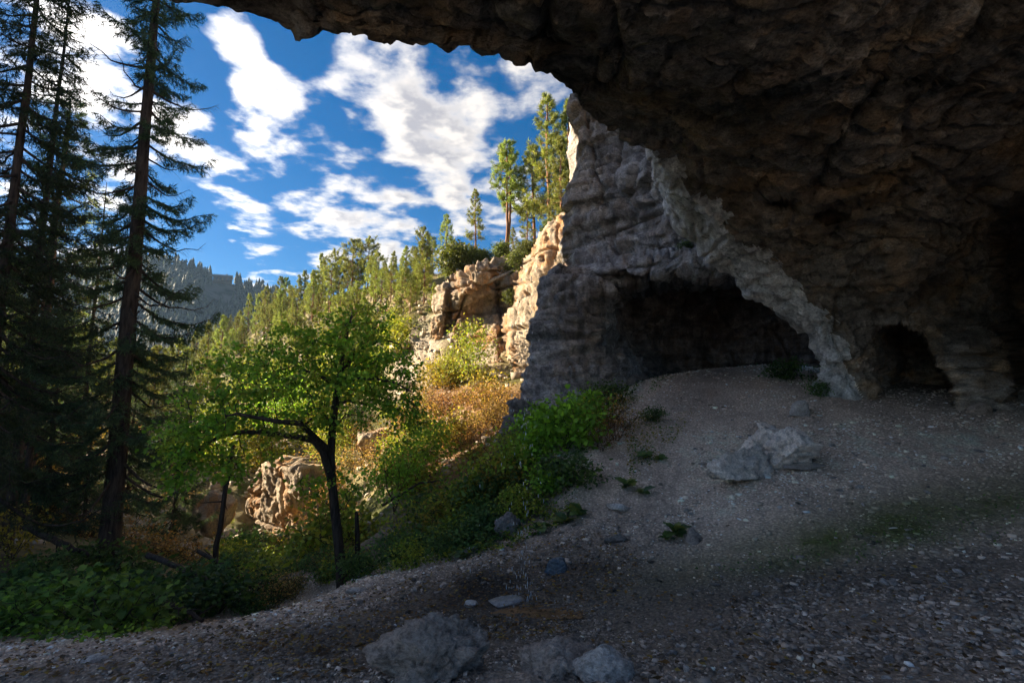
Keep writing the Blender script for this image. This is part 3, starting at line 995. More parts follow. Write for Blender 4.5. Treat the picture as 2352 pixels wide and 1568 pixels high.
def tube(pts, rad, sides=6):
    pts = np.asarray(pts, float); rad = np.asarray(rad, float); n = len(pts)
    T = unit(np.gradient(pts, axis=0))
    ref = np.array([1.0, 0, 0]) if abs(T[:, 0]).mean() < .8 else np.array([0, 0, 1.0])
    A = unit(np.cross(T, ref)); B = np.cross(T, A)
    an = np.linspace(0, 2 * np.pi, sides, endpoint=False)
    V = pts[:, None] + rad[:, None, None] * (np.cos(an)[None, :, None] * A[:, None] + np.sin(an)[None, :, None] * B[:, None])
    F = grid_faces(n, sides, wrap=True)
    V = np.concatenate([V.reshape(-1, 3), pts[-1:] + T[-1:] * rad[-1]])
    cap = np.array([[(n - 1) * sides + k, (n - 1) * sides + (k + 1) % sides, n * sides] for k in range(sides)])
    return V, F, cap


class Buf:
    def __init__(self):
        self.V, self.Q, self.T, self.C, self.n = [], [], [], [], 0

    def add(self, V, Q=None, T=None, C=None):
        V = np.asarray(V, float)
        if Q is not None and len(Q): self.Q.append(np.asarray(Q) + self.n)
        if T is not None and len(T): self.T.append(np.asarray(T) + self.n)
        self.V.append(V)
        c = np.ones((len(V), 3)) * (np.array(C) if C is not None else 1.0)
        self.C.append(c)
        self.n += len(V)

    def tube(self, pts, rad, sides=6, C=None):
        V, F, cap = tube(pts, rad, sides)
        self.add(V, F, cap, C)

    def segs(self, A, B, r0, r1, sides=4, C=None):
        """many thin straight pieces at once"""
        A = np.asarray(A, float); B = np.asarray(B, float); n = len(A)
        T = unit(B - A); ref = np.where(np.abs(T[:, :1]) < .8, np.array([[1.0, 0, 0]]), np.array([[0, 0, 1.0]]))
        U = unit(np.cross(T, ref)); W = np.cross(T, U)
        an = np.linspace(0, 2 * np.pi, sides, endpoint=False)
        off = np.cos(an)[None, :, None] * U[:, None] + np.sin(an)[None, :, None] * W[:, None]
        r0 = np.broadcast_to(r0, (n,)); r1 = np.broadcast_to(r1, (n,))
        V = np.concatenate([A[:, None] + off * r0[:, None, None], B[:, None] + off * r1[:, None, None]], 1).reshape(-1, 3)
        base = (np.arange(n) * 2 * sides)[:, None, None]
        k = np.arange(sides); q = np.stack([k, (k + 1) % sides, sides + (k + 1) % sides, sides + k], -1)[None]
        self.add(V, (base + q).reshape(-1, 4), None, C)

    def mesh(self, name, mat, smooth_shade=False):
        F = []
        if self.Q: F.append(np.concatenate(self.Q))
        if self.T: F.append(np.concatenate(self.T))
        return mk_mesh(name, np.concatenate(self.V), F, mat, np.concatenate(self.C), smooth_shade)


KITE = (np.array([(0, 0, 0), (.42, .30, .07), (1, 0, -.06), (.42, -.30, .07)], float), np.array([[0, 1, 2, 3]]), None)
BLADE = (np.array([(0, -.09, 0), (0, .09, 0), (1, .02, 0), (1, -.02, 0)], float), np.array([[0, 3, 2, 1]]), None)
_mo = [(0, .04), (.12, .34), (.02, .48), (.36, .36), (.48, .52), (.60, .24), (.74, .24), (1.0, 0)]
_mv = [(x, y, .07 * abs(y) * 2 - .12 * x * x) for x, y in _mo] + [(x, -y, .07 * abs(y) * 2 - .12 * x * x) for x, y in _mo[-2::-1]]
MAPLE = (np.array([(.3, 0, -.03)] + _mv, float), None, np.array([[0, k + 1, k] for k in range(1, len(_mv))] + [[0, 1, len(_mv)]]))
_ov = [(0, 0), (.2, .22), (.5, .30), (.8, .2), (1, 0), (.8, -.2), (.5, -.30), (.2, -.22)]
OVAL = (np.array([(.5, 0, -.04)] + [(x, y, .06 * abs(y) * 2 - .15 * (x - .3) ** 2) for x, y in _ov], float), None, np.array([[0, 1 + (k + 1) % 8, 1 + k] for k in range(8)]))


def scatter(buf, tmpl, pos, xd, nd, size, col):
    """place a leaf template many times: xd = leaf axis, nd = upper side"""
    TV, TQ, TT = tmpl
    X = unit(xd); Z = unit(nd - (nd * X).sum(-1)[:, None] * X); Y = np.cross(Z, X)
    n, m = len(pos), len(TV)
    V = pos[:, None] + size[:, None, None] * (TV[None, :, :1] * X[:, None] + TV[None, :, 1:2] * Y[:, None] + TV[None, :, 2:3] * Z[:, None])
    base = (np.arange(n) * m)[:, None, None]
    Q = (base + TQ[None]).reshape(-1, 4) if TQ is not None else None
    T = (base + TT[None]).reshape(-1, 3) if TT is not None else None
    buf.add(V.reshape(-1, 3), Q, T, np.repeat(col, m, 0))


def palette(g, n, cols, jit=.18):
    cols = np.array(cols, float); k = g.integers(0, len(cols), n)
    c = cols[k] * (1 + jit * g.normal(size=(n, 1)))
    return np.clip(c, .01, .9)


def grow(nodes, parent, targets, g, droop=.10, wig=.07, seg=3, bias=.25):
    """join every target to the nearest part of the skeleton; returns nodes, parents, tips"""
    N = [np.array(v, float) for v in nodes]; Pn = list(parent)
    dist = np.zeros(len(N))
    for k in range(1, len(N)):
        dist[k] = dist[Pn[k]] + np.linalg.norm(N[k] - N[Pn[k]])
    dist = list(dist); tips = []
    arr = np.array(N)
    order = np.argsort(np.linalg.norm(targets[:, None] - arr[None], axis=-1).min(1))
    cap = len(N) + len(targets) * seg
    buf = np.zeros((cap, 3)); buf[:len(N)] = arr; db = np.zeros(cap); db[:len(N)] = dist
    cnt = len(N)
    for ti in order:
        t_ = targets[ti]
        cost = np.linalg.norm(buf[:cnt] - t_, axis=1) + bias * db[:cnt] + .6 * np.clip(buf[:cnt, 2] - t_[2], 0, None)
        k = int(np.argmin(cost)); a = buf[k].copy(); prev = k
        L = np.linalg.norm(t_ - a)
        for j in range(1, seg + 1):
            f = j / seg
            q = a * (1 - f) + t_ * f + np.array([0, 0, droop * L * math.sin(math.pi * f)]) + (g.normal(size=3) * wig * L if j < seg else 0)
            buf[cnt] = q; db[cnt] = db[prev] + np.linalg.norm(q - buf[prev]); Pn.append(prev); prev = cnt; cnt += 1
        tips.append((prev, ti))
    return buf[:cnt], Pn, tips


def wood(buf, nodes, parent, r_tip, power=.5, r_fixed=None, sides=5, C=None, rmax=9.0):
    n = len(nodes); load = np.zeros(n)
    kids = np.zeros(n, int)
    for k in range(1, n): kids[parent[k]] += 1
    load[kids == 0] = 1
    for k in range(n - 1, 0, -1): load[parent[k]] += load[k]
    r = np.minimum(r_tip * np.maximum(load, 1) ** power, rmax)
    if r_fixed is not None:
        for k, v in r_fixed.items(): r[k] = v
    A, B, a, b = [], [], [], []
    for k in range(1, n):
        A.append(nodes[parent[k]]); B.append(nodes[k]); a.append(min(r[parent[k]], r[k] * 1.6)); b.append(r[k])
    buf.segs(A, B, np.array(a), np.array(b), sides, C)
    return r


def needles(buf, S, E, g, per_m, length, col, width=.16, upbend=0.0, spread=.9):
    """clothe twigs (S->E) with needle blades"""
    L = np.linalg.norm(E - S, axis=1); T = unit(E - S)
    cnt = np.maximum(1, (L * per_m + g.random(len(L))).astype(int))
    idx = np.repeat(np.arange(len(L)), cnt); n = len(idx)
    f = g.random(n)
    pos = S[idx] * (1 - f)[:, None] + E[idx] * f[:, None]
    rv = unit(g.normal(size=(n, 3)) + np.array([0, 0, upbend]))
    xd = unit(T[idx] * (1 - spread * .45) + rv * spread)
    sz = length * (.7 + .6 * g.random(n))
    TV = BLADE[0] * np.array([1, width / .09 * .5, 1])
    scatter(buf, (TV, BLADE[1], None), pos, xd, unit(g.normal(size=(n, 3))), sz, palette(g, n, col, .2))


def curve_pts(p0, d0, L, n, sag, lift, g, wig=.03):
    """branch that sags then lifts at the tip"""
    f = np.linspace(0, 1, n)
    base = p0 + d0 * (L * f)[:, None]
    base[:, 2] += -sag * L * np.sin(f * np.pi * .75) + lift * L * f ** 3
    base[1:] += g.normal(size=(n - 1, 3)) * wig * L * f[1:, None]
    return base


BARK_SPRUCE = bark_material("spruce_bark", (.085, .066, .055), (.022, .018, .016))
BARK_PINE = bark_material("pine_bark", (.30, .155, .085), (.07, .04, .028))
BARK_DARK = bark_material("dark_bark", (.075, .058, .047), (.02, .016, .014))
BARK_GREY = bark_material("bleached_wood", (.42, .38, .33), (.16, .14, .12))
LEAF = leaf_material("broad_leaf", .03, .30, .5)
NEEDLE = leaf_material("conifer_needles", .04, .75, .42, .6)
SPRUCE_COL = [(.060, .105, .055), (.078, .125, .062), (.048, .088, .052), (.10, .145, .068)]
PINE_COL = [(.20, .24, .055), (.25, .28, .065), (.15, .19, .05), (.30, .30, .075)]


def spruce_meshes(seed, H, rb, lenf, n_br, z0=.12, per_m=34, nl=.075, dead=.25, dens=1.0, twl=.42):
    """trunk mesh and crown mesh of a spruce with its foot at the origin; lenf(f) gives branch length at relative height f"""
    g = np.random.default_rng(seed)
    tb, cb = Buf(), Buf()
    zf = np.linspace(0, 1, 26)
    wx = np.cumsum(g.normal(size=26)) * .012; wy = np.cumsum(g.normal(size=26)) * .012
    tp = np.stack([wx, wy, zf * H], -1)
    tr = rb * (1 - zf) ** .8 + .012; tr[0] *= 1.35; tr[1] *= 1.08
    V, F, cap = tube(tp, tr, 14)
    nrm = unit(V - np.stack([np.interp(V[:, 2], tp[:, 2], tp[:, 0]), np.interp(V[:, 2], tp[:, 2], tp[:, 1]), V[:, 2]], -1))
    tb.add(V, F, cap)
    S, E, LS, LE = [], [], [], []
    for k in range(n_br):
        f = z0 + (1 - z0) * (k + g.random()) / n_br * .985
        z = f * H; p0 = np.array([np.interp(z, tp[:, 2], wx), np.interp(z, tp[:, 2], wy), z])
        a = k * 2.39996 + g.normal() * .5
        L = lenf(f) * (.65 + .6 * g.random())
        if L < .08: continue
        isdead = g.random() < dead * (1 - f) ** 1.5 * 2
        d0 = np.array([math.cos(a), math.sin(a), .10 * (f - .3) - .12 * g.random()])
        pts = curve_pts(p0, d0, L, 8, .34 * (1.25 - f), .20, g)
        tb.tube(pts, np.linspace(.020 + .012 * L, .004, 8), 5)
        side = unit(np.cross(d0, [0, 0, 1]))
        nt = int(L * 15 * dens) + 3
        for j in range(nt):
            u = .12 + .88 * (j + g.random()) / nt
            q = np.array([np.interp(u * 7, range(8), pts[:, c]) for c in range(3)])
            sgn = 1 if j % 2 else -1
            tl = twl * (1.1 - .75 * u) * (.6 + .7 * g.random()) * min(1, L / 1.1)
            dirn = unit(d0 * (.55 + .3 * u) + side * sgn * (.8 - .3 * u) + np.array([0, 0, -.25 - .35 * g.random()]))
            e = q + dirn * tl
            if isdead:
                if g.random() < .5: LS.append(q); LE.append(e)
                continue
            S.append(q); E.append(e)
            for w in range(2 if tl > .14 else 1):
                h = .25 + .6 * g.random(); q2 = q + dirn * tl * h
                d2 = unit(dirn + .8 * g.normal(size=3) + np.array([0, 0, -.5])); t2 = tl * (.35 + .4 * g.random())
                S.append(q2); E.append(q2 + d2 * t2)
    S, E = np.array(S), np.array(E)
    tb.segs(S, E, .005, .002, 3)
    if LS: tb.segs(np.array(LS), np.array(LE), .006, .002, 3)
    needles(cb, S, E, g, per_m, nl, SPRUCE_COL, .17, -.2, .75)
    return tb.mesh("trunk", BARK_SPRUCE, True), cb.mesh("crown", NEEDLE)


def pine_meshes(seed, H, rb, crown0, width, n_br=46, tufts=15, per=9, nl=.22, col=PINE_COL, bark=None, twin=False, tw=.16, cone=0.0):
    """long-needled pine: open crown of upturned limbs with needle tufts"""
    g = np.random.default_rng(seed)
    tb, cb = Buf(), Buf()
    stems = [(0.0, 0.0, 1.0)] + ([(.55, .25, .93)] if twin else [])
    TP, TD, SA, SB = [], [], [], []
    for (sx, sy, hs) in stems:
        zf = np.linspace(0, 1, 20); h = H * hs
        tp = np.stack([sx * (.4 + .6 * zf) + np.cumsum(g.normal(size=20)) * .03, sy + np.cumsum(g.normal(size=20)) * .03, zf * h], -1)
        tb.tube(tp, rb * (1 - zf) ** .7 + .02, 8)
        for k in range(n_br):
            f = crown0 + (1 - crown0) * ((k + g.random()) / n_br) ** .9 * .99
            q = (f - crown0) / (1 - crown0)
            L = width * (math.sin(math.pi * min(1, .22 + .78 * q)) ** .8 * .95 + .10) * (.55 + .7 * g.random())
            L = L * (1 - cone) + cone * width * ((1 - q) ** .8 * 1.15 + .06) * (.6 + .6 * g.random())
            z = f * h; p0 = np.array([np.interp(z, tp[:, 2], tp[:, 0]), np.interp(z, tp[:, 2], tp[:, 1]), z])
            a = k * 2.39996 + g.normal() * .6
            d0 = np.array([math.cos(a), math.sin(a), -.15 + .55 * q + .2 * g.normal()])
            pts = curve_pts(p0, d0, L, 7, .10, .28, g, .05)
            tb.tube(pts, np.linspace(.018 + .016 * L, .008, 7), 4)
            for j in range(max(3, int(tufts * (.4 + .6 * L / width)))):
                u = .35 + .65 * math.sqrt(g.random())
                c = np.array([np.interp(u * 6, range(7), pts[:, i]) for i in range(3)])
                e = c + unit(g.normal(size=3) * .9 + d0 * .6 + np.array([0, 0, .25])) * L * .28 * g.random()
                SA.append(c); SB.append(e)
                TP.append(e); TD.append(unit(e - c + d0 * .1 + np.array([0, 0, .08])))
    TP, TD = np.array(TP), np.array(TD)
    tb.segs(np.array(SA), np.array(SB), .008, .005, 3)
    idx = np.repeat(np.arange(len(TP)), per); n = len(idx)
    xd = unit(TD[idx] * .55 + unit(g.normal(size=(n, 3))) * 1.0 + np.array([0, 0, .18]))
    TV = BLADE[0] * np.array([1, tw / .09 * .5, 1])
    base = palette(g, len(TP), col, .32)
    scatter(cb, (TV, BLADE[1], None), TP[idx] + g.normal(size=(n, 3)) * nl * .22, xd, unit(g.normal(size=(n, 3))), nl * (.7 + .6 * g.random(n)), base[idx] * (1 + .15 * g.normal(size=(n, 1))).clip(.5, 1.6))
    return tb.mesh("trunk", bark or BARK_PINE, True), cb.mesh("crown", NEEDLE)


def shrub_meshes(seed, w, h, n_t, leaves, size, col, tmpl=KITE, stems=5, bark=None, flat=.5, bare=0.0, rtip=.004, lean=0.0):
    """many-stemmed bush: stems mesh and crown mesh"""
    g = np.random.default_rng(seed)
    tb, cb = Buf(), Buf()
    nodes, par = [np.zeros(3)], [0]
    for k in range(stems):
        a = 2 * math.pi * (k + g.random() * .6) / stems; prev = 0
        for j in range(1, 4):
            f = j / 3.0
            nodes.append(np.array([math.cos(a) * w * .42 * f ** 1.3, math.sin(a) * w * .42 * f ** 1.3, h * .62 * f]) + g.normal(size=3) * .03 * h); par.append(prev); prev = len(nodes) - 1
    u = unit(g.normal(size=(n_t, 3))); r_ = g.random(n_t) ** .4
    t_ = u * r_[:, None] * np.array([w * .5, w * .5, h * .46]) + np.array([lean, 0, h * .56])
    t_[:, 2] = np.maximum(t_[:, 2], .06 * h + .1 * h * g.random(n_t))
    nd, pr, tips = grow(nodes, par, t_, g, .06, .08, 3)
    wood(tb, nd, pr, rtip, .42, None, 4)
    P0 = nd[[k for k, _ in tips]]
    live = g.random(len(P0)) >= bare
    P0 = P0[live]
    idx = np.repeat(np.arange(len(P0)), leaves); n = len(idx)
    spread = .5 * (w * w * h / max(1, n_t)) ** (1 / 3)
    off = g.normal(size=(n, 3)) * spread * np.array([1, 1, .6])
    pos = P0[idx] + off; pos[:, 2] = np.maximum(pos[:, 2], .01)
    nrm = unit(np.array([0, 0, 1.0]) * flat * 2 + g.normal(size=(n, 3)) * .8)
    xd = unit(off / spread * .5 + g.normal(size=(n, 3)) * .7 + np.array([0, 0, -.25]))
    base = palette(g, len(P0), col, .16)
    scatter(cb, tmpl, pos, xd, nrm, size * (.6 + .7 * g.random(n)), (base[idx] * (1 + .2 * g.normal(size=(n, 1)))).clip(.008, .9))
    return tb.mesh("stems", bark or BARK_DARK), cb.mesh("foliage", LEAF)


_O1 = "first second third fourth fifth sixth seventh eighth ninth tenth eleventh twelfth thirteenth fourteenth fifteenth sixteenth seventeenth eighteenth nineteenth twentieth".split()


def nth(k):
    if k < 20: return _O1[k]
    t_ = {2: "twenty", 3: "thirty", 4: "forty", 5: "fifty"}[(k + 1) // 10]
    return (t_[:-1] + "ieth") if (k + 1) % 10 == 0 else t_ + "-" + _O1[(k + 1) % 10 - 1]


def thing(name, parts, loc, rotz=0.0, scale=1.0, label=None, cat=None, group=None):
    """an Empty at the base that carries its parts; parts = [(name, mesh), ...]"""
    e = bpy.data.objects.new(name, None); COL.objects.link(e)
    e.empty_display_size = .2
    e.location = tuple(float(v) for v in loc); e.rotation_euler = (0, 0, float(rotz))
    e.scale = (scale,) * 3 if isinstance(scale, (int, float)) else tuple(scale)
    for nm, m in parts:
        link(nm, m, e)
    tag(e, label, cat, group)
    return e


def ico(sub):
    import bmesh
    bm = bmesh.new(); bmesh.ops.create_icosphere(bm, subdivisions=sub, radius=1.0)
    V = np.array([v.co[:] for v in bm.verts]); F = np.array([[v.index for v in f.verts] for f in bm.faces]); bm.free()
    return V, F


_ICO = {k: ico(k) for k in (1, 2, 3, 5, 6)}


def rock_verts(seed, sub, dims, cuts=14, rough=.08, cutd=.42, scale=1.0, bed=0.0):
    g = np.random.default_rng(seed)
    V, F = _ICO[sub]; V = V.copy()
    for _ in range(cuts):
        n_ = unit(g.normal(size=3)); h_ = cutd + .35 * g.random()
        over = V @ n_ - h_
        V = V - np.outer(np.clip(over, 0, None), n_)
    V = V * np.array(dims)
    if rough > 0 and sub > 2:
        m = float(np.mean(dims))
        rad_ = unit(V)
        hh, ee = facet(V / (m * .45) + seed, seed % 50, .5, .35)
        h2, e2 = facet(V / (m * .16) + seed, seed % 50 + 3, .6, .4)
        h3, _ = facet(V / (m * .07) + seed, seed % 50 + 5, .7, .4)
        d_ = m * rough * (hh + .6 * h2 + .25 * h3 + .4 * fbm(V / (m * .12) + seed, 3, seed % 40, .6, True) - .5 * np.exp(-ee * 8))
        if bed: d_ = d_ + m * bed * bedding(V[:, 2] / m * 3.2, seed % 30, 1.6)
        V = V + rad_ * d_[:, None]
    return V, F


def rock_mesh(name, seed, sub, dims, mat=None, col=1.0, **kw):
    V, F = rock_verts(seed, sub, dims, **kw)
    c = np.ones((len(V), 3)) * np.array(col)
    return mk_mesh(name, V, [F], mat or M_BOULDER, c, False)

# ================================================================== BOULDERS AND STONES
def on_ground(px, py):
    H, ok = ground_hit([px], [py])
    return H[0]


def boulder(px, py, d, dims, seed, label, rotz=0.0, sub=5, sink=.25, col=1.0, mat=None, group=None, tilt=(0, 0), shear=0.0, **kw):
    V, F = rock_verts(seed, sub, dims, **kw)
    if shear:
        V[:, 2] *= 1 + shear * V[:, 0] / dims[0]
    p = P(px, py, d)
    z = float(gzf(p[0], p[1])) + dims[2] * (1 - 2 * sink) * .5 if d is not None else p[2]
    o = link("boulder", mk_mesh("boulder", V, [F], mat or M_BOULDER, np.ones((len(V), 3)) * np.array(col), False), None, (p[0], p[1], z), rotz)
    o.rotation_euler = (tilt[0], tilt[1], rotz)
    tag(o, label, "boulder", group)
    return o


t = NT("wet_rock")
fnw = t.noise(t.pos, 20, 4, .7)
M_WET = t.done(t.bsdf(t.mix(1.0, t.ramp(fnw, [(.3, (.05, .05, .052)), (.7, (.17, .17, .175))]), t.attr(), 'MULTIPLY'), .28, t.bump(fnw, .7, .03), .6))

boulder(1005, 1580, 3.35, (.47, .34, .36), 12, "big craggy grey boulder at the bottom edge, the larger of two", 0.15, col=(.95, .84, .76), sink=.36, rough=.2, shear=.25)
boulder(1278, 1580, 3.3, (.32, .26, .24), 24, "smaller grey boulder at the bottom edge, right of the craggy one", .6, col=(.95, .84, .76), sink=.40, rough=.15)
boulder(1385, 1590, 3.2, (.20, .2, .14), 25, "low flat grey boulder at the bottom edge, rightmost of three", .9, sink=.2, rough=.09)
PALE = (2.0, 1.88, 1.8)
boulder(1805, 1065, 9.1, (.66, .6, .58), 31, "tall pale boulder of the pile on the open scree", .3, sink=.12, col=PALE, rough=.15, bed=.035)
boulder(1705, 1085, 9.0, (.95, .6, .40), 37, "low sloping pale boulder, left end of the pile on the scree", .5, sink=.2, col=PALE, rough=.15)
boulder(1762, 985, 10.6, (.30, .25, .28), 41, "small pale boulder standing just above the pile on the scree", 1.2, sink=.1, col=PALE, rough=.15, sub=3)
boulder(1835, 1085, 8.8, (.52, .26, .08), 43, "thin pale rock slab jutting from the foot of the pile", .1, sink=.0, col=(1.15, 1.1, 1.05), rough=.06, sub=3)
boulder(1750, 1020, 9.7, (.62, .5, .46), 45, "squat pale boulder wedged in the middle of the pile", .1, sink=.2, col=PALE, rough=.15)
boulder(1172, 1235, 8.6, (.34, .3, .34), 47, "dark slanted boulder poking out of the bank beside the dripping water", .4, sink=.2, col=(.7, .7, .74), tilt=(0, -.5), rough=.15)
boulder(1085, 1270, 8.0, (.18, .14, .12), 49, "small dark boulder on the bank left of the slanted one", .4, sub=3, col=(.6, .6, .64), rough=.15)
boulder(1280, 1345, 6.6, (.24, .12, .13), 51, "long dark wet boulder right of the splash", .5, mat=M_WET, sub=5, col=(.8, .95, 1.1), rough=.15)
boulder(1165, 1395, 5.9, (.26, .15, .05), 53, "flat wet slab shining under the dripping water", .2, mat=M_WET, sub=3, col=1.6, sink=.0, rough=.05)
boulder(1085, 1400, 5.9, (.11, .09, .05), 55, "small pale wet slab left of the splash", -.3, mat=M_WET, sub=3, col=3.0, sink=.0, rough=.05)
boulder(1415, 1180, 8.4, (.24, .2, .10), 57, "flat pale boulder half buried above the damp soil", .3, sub=3, col=1.35, sink=.2)
boulder(1415, 1235, 7.3, (.20, .12, .09), 59, "low dark boulder on the brown soil below the flat pale one", .4, sub=3, col=.5, sink=.1)
boulder(1595, 1235, 6.9, (.15, .13, .14), 61, "rounded brown boulder beside the big-leaved plant", .2, sub=3, col=(.8, .72, .68), sink=.2)
boulder(2250, 945, 11.0, (.3, .25, .2), 63, "pink grey boulder at the foot of the right pillar", .4, sub=3, col=(1.1, .95, .85), sink=.2)
boulder(1840, 925, 11.8, (.35, .3, .3), 65, "grey boulder leaning on the foot of the left pillar", .4, sub=3, col=1.2, sink=.2, rough=.1)
boulder(1350, 960, 13.6, (.45, .3, .25), 67, "pale boulder at the cliff foot above the green bush", .7, sub=3, col=1.3, sink=.2)
boulder(820, 1375, 7.0, (.22, .15, .08), 69, "flat grey boulder at the path edge near the leaning tree", .3, sub=3, col=1.1, sink=.1)
boulder(215, 1560, 4.0, (.14, .12, .06), 71, "small pale boulder set in the path at lower left", .3, sub=3, col=1.3, sink=.3)

# loose stones one by one
STONES = []
g = np.random.default_rng(5)
for k in range(12):
    V, F = rock_verts(200 + k, 2, (1.0, .55 + .4 * g.random(), .35 + .3 * g.random()), cuts=10, cutd=.35)
    STONES.append(mk_mesh("stone", V, [F], M_BOULDER, np.ones((len(V), 3)) * (1.0 + .35 * g.normal()), False))


def in_poly(x, y, poly):
    poly = np.array(poly, float); ins = np.zeros(len(x), bool); j = len(poly) - 1
    for i in range(len(poly)):
        xi, yi = poly[i]; xj, yj = poly[j]
        c = ((yi > y) != (yj > y)) & (x < (xj - xi) * (y - yi) / (yj - yi + 1e-9) + xi)
        ins ^= c; j = i
    return ins


def sample_poly(poly, n, g):
    poly = np.array(poly, float); lo, hi = poly.min(0), poly.max(0)
    out = np.zeros((0, 2))
    while len(out) < n:
        q = lo + (hi - lo) * g.random((n * 3, 2))
        out = np.concatenate([out, q[in_poly(q[:, 0], q[:, 1], poly)]])
    return out[:n]


ZONES = [([(1500, 1120), (1650, 900), (2000, 940), (2352, 980), (2352, 1090), (1900, 1190), (1600, 1230)], 85, .035, .10, "pale angular stone lying loose on the open dusty scree", "stones on the open scree"),
         ([(1500, 1320), (1900, 1240), (2352, 1180), (2352, 1330), (1800, 1390)], 50, .03, .075, "small grey stone on the mossy strip of the floor", "stones on the mossy strip"),
         ([(1430, 1420), (1900, 1390), (2352, 1340), (2352, 1567), (1480, 1567)], 100, .022, .055, "grey stone among the coarse gravel at lower right", "stones in the lower right gravel"),
         ([(620, 1420), (800, 1360), (1000, 1310), (1080, 1330), (820, 1440), (650, 1470)], 35, .03, .085, "flat grey stone in the rubble along the path edge", "stones along the path edge"),
         ([(20, 1500), (420, 1470), (840, 1460), (840, 1560), (20, 1560)], 30, .02, .05, "small stone on the dark path at lower left", "stones on the path")]
for poly, n, s0, s1, lab, grp in ZONES:
    q = sample_poly(poly, n, g); H, ok = ground_hit(q[:, 0], q[:, 1])
    for k in range(n):
        s = s0 + (s1 - s0) * g.random() ** 2.2
        o = link("stone", STONES[g.integers(0, 12)], None, H[k] + [0, 0, s * .12], 0, (s, s, s))
        o.rotation_euler = (g.normal() * .25, g.normal() * .25, g.random() * 6.3)
        tag(o, lab, "stone", grp)

# gravel: tens of thousands of chips, one mass
N_G = 90000
azs = R(-46) + R(94) * g.random(N_G); rs = np.exp(np.log(2.2) + (np.log(21) - np.log(2.2)) * g.random(N_G) ** .85)
X, Y = rs * np.sin(azs), rs * np.cos(azs)
Z = gzf(X, Y) + micro(X, Y)
Pg = np.stack([X, Y, Z], -1); px, py, d = proj(Pg)
veg = (sstep(px, 1260, 1160) * sstep(py, 1330 - (px - 800) * .22, 1290 - (px - 800) * .22)) + sstep(px, 520, 400) * (py < 1462)
dusty = blob(px, py, 1650, 990, 300, 110, -20)
mossy = blob(px, py, 2000, 1225, 620, 50, -13.5)
keep = (g.random(N_G) > mossy * .5) & (g.random(N_G) > veg * .95) & (g.random(N_G) > dusty * .3) & (px > -60) & (px < 2420) & (g.random(N_G) < .12 + .88 * sstep(fbm(Pg * .9, 4, 620), -.3, .25))
Pg, rs, px, py = Pg[keep], rs[keep], px[keep], py[keep]; n = len(Pg)
cube = np.array([(-1, -1, -1), (1, -1, -1), (1, 1, -1), (-1, 1, -1), (-1, -1, 1), (1, -1, 1), (1, 1, 1), (-1, 1, 1)], float)
CF = np.array([(0, 3, 2, 1), (4, 5, 6, 7), (0, 1, 5, 4), (1, 2, 6, 5), (2, 3, 7, 6), (3, 0, 4, 7)])
sz = np.maximum(.0058 * np.exp(.58 * g.normal(size=n)), .0013 * rs) * (1 + .5 * (blob(px, py, 2100, 1430, 500, 120) > .4))
sz = np.minimum(sz, np.where(px > 1450, .03, .02))
rub = g.random(n) < (.02 + .14 * sstep(rs, 5, 8)) * (.25 + sstep(fbm(Pg * .7 + 4, 3, 630), -.2, .4)); sz = np.where(rub, (.011 + .022 * g.random(n) ** 2) * np.clip(rs / 6, .7, 1.5), sz)
th = g.random(n) * 6.283
Vg = cube[None] * (.35 + .65 * g.random((n, 8, 3))) * np.stack([1.25 + .5 * g.random(n), .8 + .3 * g.random(n), .38 + .3 * g.random(n)], -1)[:, None] * sz[:, None, None]
tx = g.normal(size=n) * .25
Vg = np.stack([Vg[..., 0], Vg[..., 1] * np.cos(tx)[:, None] - Vg[..., 2] * np.sin(tx)[:, None], Vg[..., 1] * np.sin(tx)[:, None] + Vg[..., 2] * np.cos(tx)[:, None]], -1)
Vg = np.stack([Vg[..., 0] * np.cos(th)[:, None] - Vg[..., 1] * np.sin(th)[:, None], Vg[..., 0] * np.sin(th)[:, None] + Vg[..., 1] * np.cos(th)[:, None], Vg[..., 2]], -1)
Vg += Pg[:, None] + np.array([0, 0, 1]) * (sz * .25)[:, None, None]
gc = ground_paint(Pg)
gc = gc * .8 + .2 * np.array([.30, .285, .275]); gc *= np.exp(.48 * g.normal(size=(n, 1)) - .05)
t = NT("gravel_chips")
M_GRAVEL = t.done(t.bsdf(t.attr(), .9, None, .2))
me = mk_mesh("gravel", Vg.reshape(-1, 3), [(np.arange(n) * 8)[:, None, None].repeat(6, 1) .reshape(-1, 1) + np.tile(CF, (n, 1))], M_GRAVEL, np.repeat(np.clip(gc, .02, .85), 8, 0))
o = link("gravel", me); tag(o, "loose limestone chips strewn over the cave floor and path", "gravel", kind="stuff")

# fallen leaves
N_L = 5200
q = np.concatenate([sample_poly([(820, 1360), (1180, 1260), (1420, 1210), (1480, 1330), (1300, 1460), (900, 1500), (500, 1500), (450, 1440)], 2600, g),
                    sample_poly([(1450, 1330), (2352, 1300), (2352, 1567), (1300, 1567)], 500, g), sample_poly([(0, 1470), (700, 1430), (850, 1567), (0, 1567)], 700, g),
                    sample_poly([(820, 1330), (1180, 1020), (1330, 1150), (1200, 1270)], 1400, g)])
H, ok = ground_hit(q[:, 0], q[:, 1]); H[:, 2] += .012 + .015 * g.random(len(H))
b = Buf()
scatter(b, KITE, H, unit(np.stack([g.normal(size=len(H)), g.normal(size=len(H)), .1 * g.normal(size=len(H))], -1)), unit(np.array([0, 0, 1.0]) + .35 * g.normal(size=(len(H), 3))), .03 + .035 * g.random(len(H)),
        palette(g, len(H), [(.22, .12, .045), (.15, .085, .04), (.30, .17, .05), (.10, .065, .04), (.34, .24, .07), (.13, .10, .07)]))
